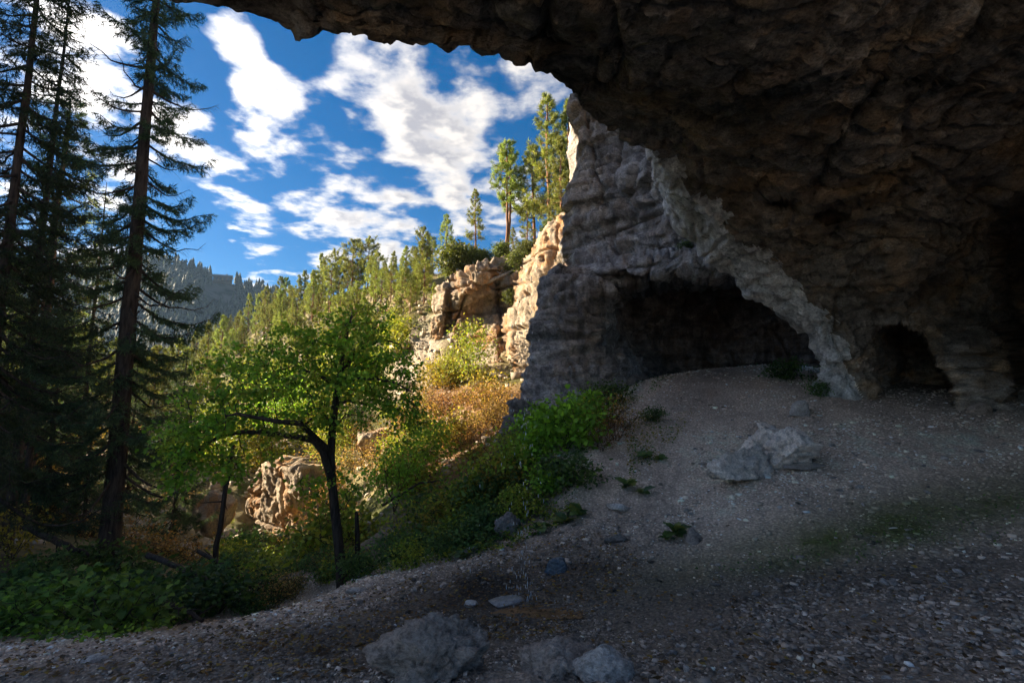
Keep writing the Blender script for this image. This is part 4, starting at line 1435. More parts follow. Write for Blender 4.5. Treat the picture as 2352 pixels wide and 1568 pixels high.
o = link("fallen_leaves", b.mesh("fallen_leaves", LEAF)); tag(o, "brown and yellow fallen leaves on the ground", "leaves", kind="stuff")

# ================================================================== BIG SPRUCE AND LEFT-HAND WOOD
def tree(name, meshes, base, label, cat, group=None, rotz=0.0, scale=1.0, parts=("trunk", "crown")):
    return thing(name, list(zip(parts, meshes)), base, rotz, scale, label, cat, group)


base = P(243, 1335, 14.0); base[2] = float(gz(base[0], base[1])) - .1
big = spruce_meshes(3, 24.0, .25, lambda f: (1.7 if f < .3 else 1.9 - .5 * (f - .3) / .35) * (1 - max(0, f - .62) / .38) ** .8 + .1, 150, .11, 52, .10, .30, 1.35, .50)
tree("spruce_tree", big, base, "tall dark spruce with a thick bare-based trunk, foreground left", "tree")

S1 = spruce_meshes(11, 20.0, .15, lambda f: 2.9 * (1 - f) ** .75 + .15, 125, .12, 32, .12, .12, .95, .66)
S2 = spruce_meshes(12, 17.0, .12, lambda f: 1.9 * (1 - f) ** .7 + .12, 92, .2, 30, .12, .3, .85, .5)
S3 = spruce_meshes(13, 11.0, .14, lambda f: 2.2 * (1 - f) ** .8 + .1, 100, .06, 34, .12, .06, .95, .56)


def hill_point(px, d):
    ys = np.linspace(1400, 600, 400); dd = hill_depth(np.full(400, float(px)), ys)
    k = int(np.argmin(np.abs(dd - d)))
    return P(px, ys[k], d)


LEFT = [(S1, -70, 12.5, 1.0, "dark spruce with heavy boughs, cut off by the left picture edge"), (S2, 10, 17, 1.25, "dark spruce standing tallest near the left picture edge"), (S2, 52, 20, 1.0, "dark spruce with a bare lower trunk beside the red-barked pine"),
        (S3, 100, 22, .9, "short dark spruce right of the red-barked pine"), (S2, 168, 26, 1.05, "slender spruce midway between the tall pine and the big spruce"),
        (S3, 130, 32, 1.0, "thin far spruce behind the slender one at left"), (S3, 290, 33, .95, "bushy spruce low behind the big spruce trunk, left side"), (S3, 395, 27, .95, "dark spruce just right of the big trunk"),
        (S3, -20, 27, 1.2, "broad dark spruce low at the far left edge"), (S3, 345, 44, .7, "small far spruce showing beside the big trunk"), (S3, 190, 22, .55, "young spruce below the slender one at left")]
for k, (m, px_, d_, sc_, lab) in enumerate(LEFT):
    b0 = hill_point(px_, d_) if d_ > 18 else P(px_, 1280, d_)
    if d_ <= 18: b0[2] = float(gz(b0[0], b0[1])) - .1
    tree("spruce_tree", m, b0, lab, "tree", None, k * 1.7, sc_)

PB = pine_meshes(21, 19.5, .26, .38, 1.9, 60, 20, 11, .19, PINE_COL)
tree("pine_tree", PB, hill_point(52, 22.5), "tall red-barked pine with an airy sunlit crown, upper left", "tree")

# ================================================================== PINES ON THE CLIFF AND HILLSIDE
PP = [pine_meshes(31, 10.0, .17, .28, 1.9, 54, 20, 12, .26, cone=.4), pine_meshes(32, 10.0, .15, .16, 1.7, 60, 20, 12, .25, cone=.9), pine_meshes(33, 10.0, .16, .38, 2.1, 46, 22, 12, .28), pine_meshes(34, 10.0, .14, .06, 1.9, 66, 20, 12, .25, cone=1.0)]
TW = pine_meshes(35, 10.0, .15, .40, 1.35, 40, 16, 11, .27, twin=True)
JUN = shrub_meshes(61, 2.6, 2.6, 130, 26, .20, [(.10, .13, .035), (.13, .15, .045), (.075, .10, .03)], KITE, 4, flat=.2)


def pine_at(m, x, ytop, ybase, d, label, group=None, rz=0.0, H=10.0, wide=1.0):
    b0 = P(x, ybase, d); z1 = P(x, ytop, d)[2]
    s = (z1 - b0[2]) / H
    return tree("pine_tree", m, b0, label, "tree", group, rz, (s * wide, s * wide, s))


pine_at(TW, 1163, 306, 585, 46, "tall twin-trunked pine standing alone on the cliff top", rz=.3, wide=.85)
pine_at(PP[1], 1092, 428, 580, 50, "slender pine left of the twin-trunked one on the cliff top", rz=1, wide=.85)
pine_at(PP[0], 1024, 488, 610, 55, "rounded pine at the left end of the cliff top", rz=2, wide=.8)
pine_at(PP[1], 1262, 192, 560, 44, "tallest sunlit pine of the clump beside the grey cliff", rz=.7, wide=.9)
pine_at(PP[3], 1312, 205, 540, 45, "bright pine half hidden by the grey cliff edge", rz=1.7, wide=.85)
pine_at(PP[3], 1292, 300, 545, 41, "bushy yellow-green pine at the foot of the tallest clump pine", rz=2.7, wide=.95)
pine_at(PP[0], 1228, 322, 565, 47, "sunlit pine on the left side of the clump", rz=3.9, wide=.85)
pine_at(PP[3], 1210, 460, 570, 43, "small green pine under the left side of the clump", rz=5, wide=1.0)
pine_at(PP[3], 1328, 380, 530, 40, "low yellow pine pressed against the grey cliff", rz=5.5, wide=1.1)
pine_at(PP[3], 1178, 520, 585, 45, "young pine beside the twin trunks", rz=4.2, wide=1.2)
for k, (x, y, d, s, lab) in enumerate([(1040, 640, 40, 1.1, "rounded yellow-green juniper on the left cliff top"), (1075, 620, 42, .8, "juniper tucked behind the rounded one on the cliff top"), (1190, 640, 37, .75, "yellowish juniper in the cleft of the sunlit cliff"), (1210, 600, 39, .6, "small juniper above the cleft in the sunlit cliff"),
                                       (1175, 700, 36, .45, "low juniper clinging to the sunlit cliff face"), (1150, 600, 41, .6, "juniper at the foot of the twin-trunked pine"), (1110, 610, 40, .5, "small juniper between the twin pine and the left cliff edge"), (1262, 545, 37, .5, "grey-green juniper under the pine clump")]):
    tree("juniper_shrub", JUN, P(x, y, d), lab, "shrub", "junipers on the cliff top", k * 1.3, s, ("stems", "foliage"))

KEY = [(806, 546, 700, PP[2], "tall round-crowned pine rising above the hillside crest"), (640, 632, 760, PP[1], "pointed pine at the left end of the crest row"), (606, 655, 775, PP[3], "bright pine left of the pointed one on the crest"), (505, 722, 870, PP[3], "sunlit pine low on the slope above the maple's left limb"),
       (930, 562, 668, PP[1], "dark pine on the crest left of the cliff"), (968, 548, 660, PP[0], "pine on the crest just left of the cliff top"), (470, 742, 880, PP[3], "leftmost bright pine on the lower slope")]
for k, (x, y0, y1, m, lab) in enumerate(KEY):
    d = float(hill_depth(np.array(float(x)), np.array(float(y1)))); pine_at(m, x, y0, y1 + 6, d, lab, None, k * 1.1, wide=.95)
g = np.random.default_rng(77)
ZN = [(640, "left of the pointed pine"), (806, "between the pointed and the round-crowned pine"), (9999, "right of the round-crowned pine")]
for band, (n, y_off0, y_off1, h0, h1, lab, grp) in enumerate([
        (50, 4, 40, 78, 132, "crest pine", "pines along the crest"),
        (50, 40, 120, 70, 120, "upper-slope pine", "pines on the upper slope"),
        (56, 110, 270, 80, 130, "lower-slope pine", "pines on the lower slope")]):
    xs_ = np.sort(410 + 590 * (np.arange(n) + g.random(n)) / n if band < 2 else 400 + 500 * g.random(n))
    cz = {}
    for x in xs_:
        x = float(x)
        yb = float(np.interp(x, TOPX, TOPY)) + y_off0 + (y_off1 - y_off0) * g.random()
        d = float(hill_depth(np.array(x), np.array(yb)))
        hpx = (h0 + (h1 - h0) * g.random()) * (.75 if x < 620 else 1.0)
        zn = next(z for lim, z in ZN if x < lim); cz[zn] = cz.get(zn, -1) + 1
        pine_at(PP[g.integers(0, 4)], x, yb - hpx, yb + 6, d, f"{nth(cz[zn])} {lab} {zn}, counted from the left", grp, g.random() * 6.3, wide=.65 + .3 * g.random())
# behind the left-hand trunks
for k in range(30):
    x = -20 + 420 * (k + g.random()) / 30; d = 55 + 70 * g.random()
    b0 = hill_point(x, d); s = (.85 + .5 * g.random())
    tree("pine_tree", PP[g.integers(0, 4)], b0, f"{nth(k)} sunlit pine from the left glimpsed behind the dark spruces", "tree", "pines behind the spruces", g.random() * 6, s)

# bare snag
b = Buf(); g = np.random.default_rng(4)
tp = np.stack([np.zeros(9), np.zeros(9), np.linspace(0, 7, 9)], -1) + g.normal(size=(9, 3)) * .05
b.tube(tp, np.linspace(.16, .02, 9), 6)
for k in range(16):
    z = 2 + 4.6 * g.random(); a = g.random() * 6.28; L = .3 + .6 * g.random()
    b.segs([[0, 0, z]], [[math.cos(a) * L, math.sin(a) * L, z + .2 * L]], .03, .01, 4)
d = float(hill_depth(np.array(503.), np.array(800.)))
o = link("dead_tree", b.mesh("dead_tree", BARK_GREY), None, P(503, 800, d), 0, 1.15); tag(o, "bare grey snag against the blue far hill", "dead tree")

# far forest: one mass of tiny conifers
g = np.random.default_rng(9)
flat = FHS[3:].reshape(-1, 3); nr, nc = FHS[3:].shape[:2]
n = 4200
ri = (g.random(n) ** 1.5 * (nr - 1)); ri[:420] = g.random(420) * 1.5; ci = g.random(n) * (nc - 1)
tri = flat[(ri.astype(int) * nc + ci.astype(int))] + g.normal(size=(n, 3)) * np.array([1.5, 1.5, 0])
k = np.argmin(np.abs(proj(FHS[4])[0] - 515)); hp = FHS[4][k] + np.array([0, -4, 1.5])
fx, fy, fd = proj(tri); hx_, hy_, _ = proj(hp)
open_ = (np.abs(fx - hx_) < 26) & (fy < hy_ + 40)
clump = fbm(tri * .02, 3, 640) > -.28; tri = tri[(clump | (np.arange(n) < 420)) & ~open_]; n = len(tri)
hh = 8 + 9 * g.random(n)
b = Buf()
for tier in range(3):
    an = np.linspace(0, 2 * np.pi, 5, endpoint=False) + tier
    z0 = hh * (.12 + .27 * tier); z1 = hh * (.55 + .225 * tier); rr_ = hh * (.20 - .05 * tier) * (.8 + .5 * g.random(n))
    ring = tri[:, None] + np.stack([np.cos(an)[None] * rr_[:, None] * (.7 + .6 * g.random((n, 5))), np.sin(an)[None] * rr_[:, None], np.repeat(z0[:, None], 5, 1) * (.8 + .4 * g.random((n, 5)))], -1)
    top = tri + np.stack([z1 * 0, z1 * 0, z1], -1)
    V = np.concatenate([ring, top[:, None]], 1).reshape(-1, 3)
    T = (np.arange(n) * 6)[:, None, None] + np.array([[k, (k + 1) % 5, 5] for k in range(5)])[None]
    b.add(V, None, T.reshape(-1, 3), np.repeat(palette(g, n, [(.022, .034, .022), (.03, .042, .026), (.018, .028, .02)]), 6, 0))
o = link("far_forest", b.mesh("far_forest", NEEDLE)); tag(o, "dark conifer forest covering the far ridge", "forest", kind="stuff")

# house on the far ridge
HR = bpy.data.objects.new("house", None); COL.objects.link(HR); HR.location = tuple(float(v) for v in hp); HR.rotation_euler = (0, 0, .35)
tag(HR, "low brown house with a pitched roof on the far ridge", "house")


def plain(name, rgb, rough=.8):
    t = NT(name); n_ = t.noise(t.obj, 2.0, 3)
    return t.done(t.bsdf(t.mix(.35, rgb, t.ramp(n_, [(.3, .6), (.7, 1.1)]), 'MULTIPLY'), rough))


def boxm(name, lo, hi, mat, parent):
    lo, hi = np.array(lo, float), np.array(hi, float)
    V = (cube + 1) / 2 * (hi - lo) + lo
    return link(name, mk_mesh(name, V, [CF], mat), parent)


MH1, MH2, MH3 = plain("house_boards", (.16, .10, .07)), plain("house_roof", (.10, .09, .095)), plain("window_glass", (.05, .06, .08), .15)
w_ = boxm("wall", (-9, -5, -3), (9, 5, 4.2), MH1, HR)
rv_ = np.array([(-10, -6.2, 4.2), (10, -6.2, 4.2), (10, 6.2, 4.2), (-10, 6.2, 4.2), (-10, 0, 8), (10, 0, 8)], float)
rf_ = link("roof", mk_mesh("roof", rv_, [np.array([(0, 1, 5, 4), (2, 3, 4, 5), (0, 3, 2, 1)]), np.array([(1, 2, 5), (3, 0, 4)])], MH2), HR)
boxm("chimney", (3, 1, 6), (4.2, 2.2, 9.4), MH2, rf_)
for x in (-6.5, -2.5, 1.5, 5.5):
    boxm("window", (x, -5.12, .6), (x + 2.2, -5.02, 3.2), MH3, HR)
boxm("deck", (-9, -8, -.6), (9, -5.01, -.2), MH1, HR)

# ================================================================== MAPLE
MB = P(788, 1340, 11.0); MB[2] = float(gz(MB[0], MB[1])) - .08
TD_ = 11.0
trunk = [(788, 1340, 0), (780, 1270, 0), (770, 1180, 0), (762, 1100, .05), (760, 1040, .05), (764, 980, .05), (770, 930, .1), (776, 885, .1), (783, 850, .15), (790, 800, .2), (800, 750, .3), (812, 715, .3)]
limbs = [(3, [(742, 1035, -.15), (722, 1012, -.25), (690, 1004, -.35), (650, 1000, -.5), (600, 992, -.6), (555, 992, -.7), (515, 998, -.8), (478, 1016, -.8), (440, 1045, -.8), (405, 1080, -.8)]),
         (5, [(742, 952, .3), (715, 962, .5), (690, 985, .7), (665, 1005, .8)]), (4, [(690, 972, -1.0), (640, 968, -1.3), (585, 958, -1.5), (545, 950, -1.6), (518, 955, -1.7)]),
         (7, [(815, 872, -.3), (860, 868, -.5), (910, 880, -.6), (945, 900, -.6)]), (7, [(740, 866, .4), (700, 850, .6), (650, 820, .8), (600, 790, .9)]), (8, [(830, 800, .6), (880, 780, .9), (920, 790, 1.0)]), (6, [(800, 920, 1.0), (850, 930, 1.4), (900, 950, 1.6)])]
nodes, par, rfix = [], [], {}
for k, (x, y, dd) in enumerate(trunk):
    nodes.append(P(x, y, TD_ + dd) if k else MB); par.append(max(0, k - 1))
    rfix[k] = float(np.interp(k, [0, 1, 3, 7, 11], [.135, .105, .092, .065, .02]))
for at_, pl in limbs:
    prev = at_
    for j, (x, y, dd) in enumerate(pl):
        nodes.append(P(x, y, TD_ + dd)); par.append(prev); prev = len(nodes) - 1
        r0 = .082 if at_ == 3 else (.055 if at_ == 4 else .04)
        rfix[prev] = r0 * (1 - .8 * j / len(pl))
g = np.random.default_rng(15)
CR = [(815, 745, .3, 85, 62, 1.0, 60), (800, 820, .3, 150, 80, 1.5, 130), (760, 900, -.2, 180, 70, 1.5, 90), (600, 830, .2, 130, 75, 1.3, 80), (540, 900, -.6, 150, 80, 1.4, 100), (455, 985, -.9, 105, 75, 1.1, 75), (885, 890, 0, 90, 110, 1.2, 85), (640, 970, -.5, 170, 45, 1.0, 60),
      (935, 960, 0, 55, 70, .8, 40), (400, 1060, -.8, 70, 75, .8, 45), (700, 780, .2, 110, 55, 1.2, 50), (790, 1120, .5, 130, 60, .9, 36), (520, 1060, -.7, 110, 50, .8, 40)]
tg = []
for (x, y, dd, rx, ry, rz_, n) in CR:
    n = int(n * .85); u = unit(g.normal(size=(n, 3))) * (g.random(n) ** .42)[:, None]
    tg.append(P(x + u[:, 0] * rx, y + u[:, 1] * ry, TD_ + dd + u[:, 2] * rz_))
tg = np.concatenate(tg)
nd, pr, tips = grow(np.array(nodes), par, tg, g, .08, .06, 4, .15)
b = Buf()
V, F, cap = tube(np.array(nodes[:len(trunk)]), np.array([rfix[k] for k in range(len(trunk))]), 12)
b.add(V, F, cap)
wood(b, nd, pr, .0045, .40, rfix, 6, None, .03)
P0 = nd[[k for k, _ in tips]]
per = 17
idx = np.repeat(np.arange(len(P0)), per); n = len(idx)
off = g.normal(size=(n, 3)) * np.array([.105, .105, .06])
pos = P0[idx] + off
nrm = unit(np.array([0, 0, 1.0]) + g.normal(size=(n, 3)) * .45)
xd = unit(off * 2.2 + g.normal(size=(n, 3)) * .4 + np.array([0, 0, -.35]))
colr = palette(g, len(P0), [(.20, .41, .045), (.24, .46, .05), (.17, .35, .043), (.28, .46, .055), (.38, .46, .06)], .16)[idx] * (1 + .15 * g.normal(size=(n, 1))).clip(.6, 1.4)
cb = Buf()
scatter(cb, MAPLE, pos, xd, nrm, .05 + .05 * g.random(n), colr)
tb = b.mesh("trunk", BARK_DARK, True); cm = cb.mesh("crown", LEAF)
e = thing("maple_tree", [("trunk", tb), ("crown", cm)], (0, 0, 0), 0, 1.0, "green maple with a forked dark trunk leaning limbs to the left", "tree")
e.location = tuple(MB)
for ch in e.children: ch.location = tuple(-MB)

b = Buf(); q0 = on_ground(826, 1318)
q0 = MB + np.array([.20, .25, .05])
b.tube(np.array([q0 + [.05, 0, -.15], q0 + [.02, 0, .5], q0 + [.0, 0, 1.0], q0 + [-.04, 0, 1.5]]), np.array([.075, .06, .055, .04]), 9)
o = link("broken_snag", b.mesh("broken_snag", BARK_DARK)); tag(o, "short broken dark trunk right behind the maple", "dead tree")

# ================================================================== SHRUBS
G1 = [(0.234, 0.405, 0.044), (0.281, 0.458, 0.049), (0.187, 0.33, 0.042)]
YG = [(0.288, 0.315, 0.042), (0.234, 0.287, 0.042), (0.342, 0.315, 0.045), (0.189, 0.259, 0.04)]
OR = [(0.328, 0.159, 0.052), (0.273, 0.122, 0.046), (0.364, 0.215, 0.073), (0.237, 0.131, 0.062)]
BR = [(0.416, 0.234, 0.091), (0.325, 0.182, 0.072), (0.468, 0.312, 0.104), (0.26, 0.182, 0.078)]
YE = [(0.342, 0.245, 0.046), (0.298, 0.223, 0.042), (0.238, 0.209, 0.038)]
DG = [(0.095, 0.168, 0.051), (0.128, 0.204, 0.058), (0.071, 0.132, 0.046)]
GG = [(.13, .15, .085), (.16, .17, .10), (.10, .12, .07)]
SH = {"g": shrub_meshes(71, 1.6, 1.2, 90, 12, .12, G1, MAPLE, 7, flat=.6), "y": shrub_meshes(72, 1.6, 1.4, 80, 10, .11, YG, OVAL, 7, bare=.1), "o": shrub_meshes(73, 1.7, 1.6, 100, 8, .09, OR, KITE, 9, bare=.25), "b": shrub_meshes(74, 1.8, 1.7, 110, 7, .085, BR, KITE, 10, bare=.3),
      "e": shrub_meshes(75, 1.5, 1.4, 80, 9, .10, YE, OVAL, 7, bare=.15), "d": shrub_meshes(76, 1.6, 1.1, 90, 11, .115, DG, OVAL, 7, flat=.7), "s": shrub_meshes(77, 1.2, .9, 90, 18, .06, GG, BLADE, 9, flat=.1), "t": shrub_meshes(78, 1.9, 3.2, 110, 16, .12, YG, KITE, 3, flat=.5, rtip=.005), "tg": shrub_meshes(79, 1.9, 2.6, 100, 16, .12, G1, KITE, 3, flat=.5, rtip=.005)}


def shrub(kind, px, py, d, s, label, group=None, rz=None, ground=True):
    p = P(px, py, d)
    if ground and d < 26: p[2] = max(p[2], float(gzf(p[0], p[1]))) if d > 16 else float(gzf(p[0], p[1]))
    hs = .72 + .35 * (((px * 13 + py * 7) % 17) / 17)
    return tree({"s": "grass_clump", "t": "small_tree"}.get(kind, "shrub"), SH[kind], p - np.array([0, 0, .06]), label, {"s": "grass", "t": "tree"}.get(kind, "shrub"), group, rz if rz is not None else (px * 7 + py) % 6.28, (s, s, s * hs), ("stems", "foliage"))


# the bright green bush at the corner of the cliff, and its neighbours
shrub("g", 1300, 1080, 11.0, .95, "big bright green bush below the corner of the grey cliff")
shrub("g", 1360, 1000, 12.8, .72, "green bush on the right shoulder of the biggest one")
shrub("g", 1215, 1120, 11.0, .72, "green bush left of the biggest one on the bank")
shrub("g", 1240, 1055, 12.0, .72, "leafy green bush above left of the biggest one, against the cliff corner")
shrub("y", 1335, 1045, 11.8, .72, "yellow-green bush just behind the biggest bright one")
shrub("y", 1195, 1075, 12.0, .62, "small yellow-green bush under the cliff corner")
shrub("o", 1400, 1020, 12.2, .62, "orange shrub between the green bushes and the scree")
shrub("b", 1440, 1010, 12.2, .5, "brown twiggy shrub at the top of the scree edge")
shrub("d", 1500, 985, 12.6, .42, "low dark weeds spreading onto the scree")
shrub("o", 1415, 1060, 11.2, .48, "small orange shrub at the right edge of the green bush")
shrub("o", 1385, 1085, 10.6, .36, "low orange shrub in front of the green bush")
shrub("d", 1310, 1150, 9.4, .75, "dark green bush below the bright bush, beside the drip")
shrub("g", 1265, 1160, 9.6, .62, "leafy green bush just right of the falling water")
shrub("d", 1400, 930, 14.3, .7, "dark creeping bush at the cliff foot")
shrub("s", 1285, 905, 14.6, .6, "grey grass tuft growing at the base of the grey cliff")
shrub("s", 1290, 612, 17.0, .75, "grey-green grass tuft on the ledge of the grey cliff")
shrub("s", 1268, 720, 16.4, .45, "small grass tuft on the face of the grey buttress", ground=False)
shrub("s", 1300, 680, 16.8, .4, "thin grass tuft under the ledge of the grey buttress", ground=False)
shrub("d", 1575, 572, 15.0, .28, "little green fern clump on the cliff above the alcove", ground=False)
shrub("d", 1800, 850, 15.5, .7, "green patch of weeds inside the alcove by the left pillar")
shrub("d", 1885, 885, 12.8, .4, "green weeds on the foot of the left pillar")
g = np.random.default_rng(33)


def fill(kinds, poly, n, s0, s1, label, group, use_hill=False):
    q = sample_poly(poly, n, g); q = q[np.argsort(q[:, 0])]
    if use_hill:
        for k in range(n):
            d = float(hill_depth(np.array(q[k, 0]), np.array(q[k, 1]))); w_ = P(q[k, 0], q[k, 1], d); kd = kinds[g.integers(0, len(kinds))]; low = -48 < w_[0] < -17.5 and 33 < w_[1] < 47
            shrub("y" if low and kd == "t" else kd, q[k, 0], q[k, 1], d, (s0 + (s1 - s0) * g.random()) * (.38 if low else 1), f"{label}, {nth(k)} from the left", group, g.random() * 6.28)
    else:
        H, ok = ground_hit(q[:, 0], q[:, 1], 3, 22)
        for k in range(n):
            x_, y_, d_ = proj(H[k])
            shrub(kinds[g.integers(0, len(kinds))], float(x_), float(y_), float(d_), (s0 + (s1 - s0) * g.random()), f"{label}, {nth(k)} from the left", group, g.random() * 6.28)


fill("yyed", [(860, 1290), (1000, 1200), (1150, 1080), (1180, 1150), (1080, 1230), (900, 1300)], 20, .5, .9, "shrub on the bank between the maple and the drip", "yellow-green shrubs on the bank")
fill("dyd", [(880, 1300), (1060, 1240), (1200, 1160), (1230, 1220), (1080, 1280), (900, 1330)], 12, .3, .6, "low green shrub at the foot of the bank", "dark shrubs on the bank")
fill("e", [(1050, 1080), (1150, 1000), (1180, 1050), (1100, 1120)], 6, .6, .9, "golden yellow shrub left of the grey cliff corner", "golden shrubs")
fill("oobbe", [(970, 930), (1180, 910), (1170, 1000), (1100, 1060), (960, 1060)], 34, .75, 1.4, "autumn shrub on the slope under the sunlit cliff", "rust shrubs under the cliff", True)
fill("e", [(940, 880), (1180, 880), (1160, 930), (960, 940)], 10, 1.0, 1.7, "yellow shrub at the foot of the sunlit cliff", "yellow shrubs at the cliff foot", True)
fill("y", [(900, 1040), (1040, 1040), (1050, 1140), (900, 1180)], 9, .9, 1.4, "yellow-green shrub behind the bank, right of the maple", "shrubs behind the bank", True)
fill("bbeo", [(0, 1020), (440, 1000), (450, 1190), (0, 1200)], 30, 1.5, 2.5, "autumn shrub on the shaded slope behind the left-hand trunks", "autumn shrubs behind the trunks", True)
fill("ybte", [(420, 1000), (780, 980), (780, 1110), (430, 1190)], 24, 1.5, 2.5, "gold or green shrub in the valley seen under the maple", "valley shrubs under the maple", True)
fill("dyb", [(690, 1310), (850, 1290), (860, 1330), (720, 1345)], 10, .35, .6, "small shrub at the brink around the maple foot", "small shrubs at the brink")
fill("b", [(10, 1060), (440, 1040), (450, 1270), (10, 1270)], 20, 1.1, 1.7, "brown autumn shrub in the shade among the left-hand trunks", "brown shrubs under the spruces")
fill("e", [(20, 1130), (460, 1100), (470, 1290), (20, 1290)], 8, .7, 1.2, "dull yellow shrub in the shade among the left-hand trunks", "yellow shrubs under the spruces")
fill("d", [(0, 1290), (500, 1290), (640, 1350), (480, 1420), (0, 1400)], 12, .7, 1.1, "dark green shrub in the hollow at lower left", "dark shrubs in the hollow")
fill("y", [(430, 1180), (560, 1180), (570, 1340), (450, 1340)], 9, .8, 1.2, "sunlit yellow-green shrub in the gap between spruce and maple", "shrubs in the gap", True)
fill("y", [(400, 880), (950, 800), (960, 1000), (420, 1120)], 32, 1.5, 2.8, "sunlit shrub on the slope behind the maple", "shrubs behind the maple", True)
fill("s", [(420, 860), (980, 700), (980, 960), (430, 1100)], 36, 1.2, 2.4, "pale dry grass clump on the sunlit slope", "grass clumps on the slope", True)
fill("t", [(520, 860), (900, 760), (960, 880), (540, 960)], 12, 1.2, 1.9, "small broadleaf tree on the slope behind the maple", "small trees behind the maple", True)
fill("db", [(540, 1370), (680, 1360), (690, 1400), (560, 1420)], 9, .3, .55, "dark shrub in the dip left of the maple foot", "shrubs at the maple foot")
fill("dbyd", [(520, 1270), (770, 1270), (790, 1350), (560, 1390)], 24, 1.0, 1.7, "low shrub in the gully below the sunlit outcrop", "gully shrubs", True)
fill("ybo", [(690, 1140), (790, 1110), (795, 1270), (720, 1280)], 14, .9, 1.5, "shrub beside the outcrop behind the maple trunk", "shrubs beside the outcrop", True)
fill("oyb", [(800, 1010), (960, 990), (970, 1120), (820, 1160)], 15, 1.0, 1.6, "shrub on the slope just right of the maple trunk", "shrubs right of the maple trunk", True)
tree("sapling", SH["t"], P(1082, 900, 32.5), "slim yellow-green tree growing in front of the sunlit cliff", "tree", None, .4, 1.45, ("stems", "foliage"))
tree("sapling", SH["t"], P(1035, 905, 34), "small tree left of the slim one before the sunlit cliff", "tree", None, 1.4, 1.0, ("stems", "foliage"))
tree("sapling", SH["tg"], P(985, 1130, 19.0), "green sapling right of the maple on the rust slope", "tree", None, 2.4, 1.1, ("stems", "foliage"))
tree("sapling", SH["tg"], P(905, 1180, 17.0), "green sapling low behind the maple trunk", "tree", None, 3.4, .9, ("stems", "foliage"))
tree("sapling", SH["tg"], P(640, 1010, 40.0), "bright green tree seen through the maple's left limb", "tree", None, 1.0, 2.2, ("stems", "foliage"))

# sunlit rock outcrops down in the canyon
def outcrop(px, py, d, dims, seed, rz, label, sub=6):
    V, F = rock_verts(seed, sub, dims, cuts=16, rough=0, cutd=.5)
    N = unit(V / np.array(dims) ** 2)
    Q = V + seed
    f1, _ = facet((Q + .3 * fbm(Q * .8, 2, 203)[..., None]) * np.array([1, 1, .6]) / 1.1, 205, .9, .5)
    f2, _ = facet(Q * np.array([1, 1, .7]) / .38, 209, .9, .4)
    V = V + N * (.30 * f1 + .13 * f2 + .16 * fbm(Q * np.array([1.6, 1.6, .5]), 4, 223, .6, True) + .06 * fbm(Q * 4, 2, 213))[:, None]
    o = link("rock_outcrop", mk_mesh("rock_outcrop", V, [F], M_SUNCLIFF, np.ones((len(V), 3)), False), None, P(px, py, d), rz); tag(o, label, "rock")


xx = np.linspace(562, 790, 120); vv = np.linspace(0, 1, 110)
T0 = np.interp(xx, [562, 575, 590, 612, 650, 690, 702, 722, 745, 775, 790], [1220, 1140, 1090, 1060, 1064, 1085, 1130, 1118, 1112, 1150, 1190])
PX = np.repeat(xx[None], len(vv), 0); PY = T0[None] * (1 - vv[:, None]) + 1400 * vv[:, None]
OD = np.array([(562, 1250, 41), (600, 1120, 39.5), (600, 1300, 38), (650, 1120, 37.4), (650, 1300, 35.5), (692, 1140, 36), (692, 1300, 34), (705, 1160, 37.5), (712, 1300, 36), (745, 1160, 36), (750, 1300, 33.5), (790, 1220, 35), (790, 1330, 32.5)], float)
_od = TPS(OD[:, :2], OD[:, 2], 1e-3)


def oc_wrap(S):
    S = np.concatenate([np.array([S[0] + np.array([1., 9, -1]) * k + np.array([0, 0, .25]) * math.sin(min(1, k * 6) * 1.57) for k in (1.0, .5, .25, .1, .03)]), S], 0)
    a = np.stack([S[:, 0] + np.array([1.5, 9, 0]) * k + np.array([-.3, 0, 0]) * math.sin(min(1, k * 6) * 1.57) for k in (1.0, .5, .2, .08, .03)], 1)
    b_ = np.stack([S[:, -1] + np.array([.5, 8, 0]) * k for k in (.05, .2, .5, 1.0)], 1)
    return np.concatenate([a, S, b_], 1)


o, _ = sheet("rock_outcrop", PX, PY, _od(PX, PY), oc_wrap, M_SUNCLIFF, sc_relief)
tag(o, "cream rock outcrop glowing in the sun left of the maple trunk", "rock")
outcrop(470, 1190, 32.0, (2.0, 1.5, 1.8), 309, .2, "pale rock outcrop glimpsed right of the big spruce", 5)
outcrop(930, 735, 49.0, (2.6, 2.2, 3.0), 311, .2, "pale rock outcrop among pines left of the sunlit cliff", 5)
outcrop(520, 1000, 60.0, (4.0, 2.5, 2.5), 313, .2, "long pale rock outcrop on the slope seen through the maple", 5)
outcrop(870, 1010, 36.0, (1.5, 1.3, 1.0), 315, .2, "small pale rock outcrop on the slope right of the maple trunk", 5)

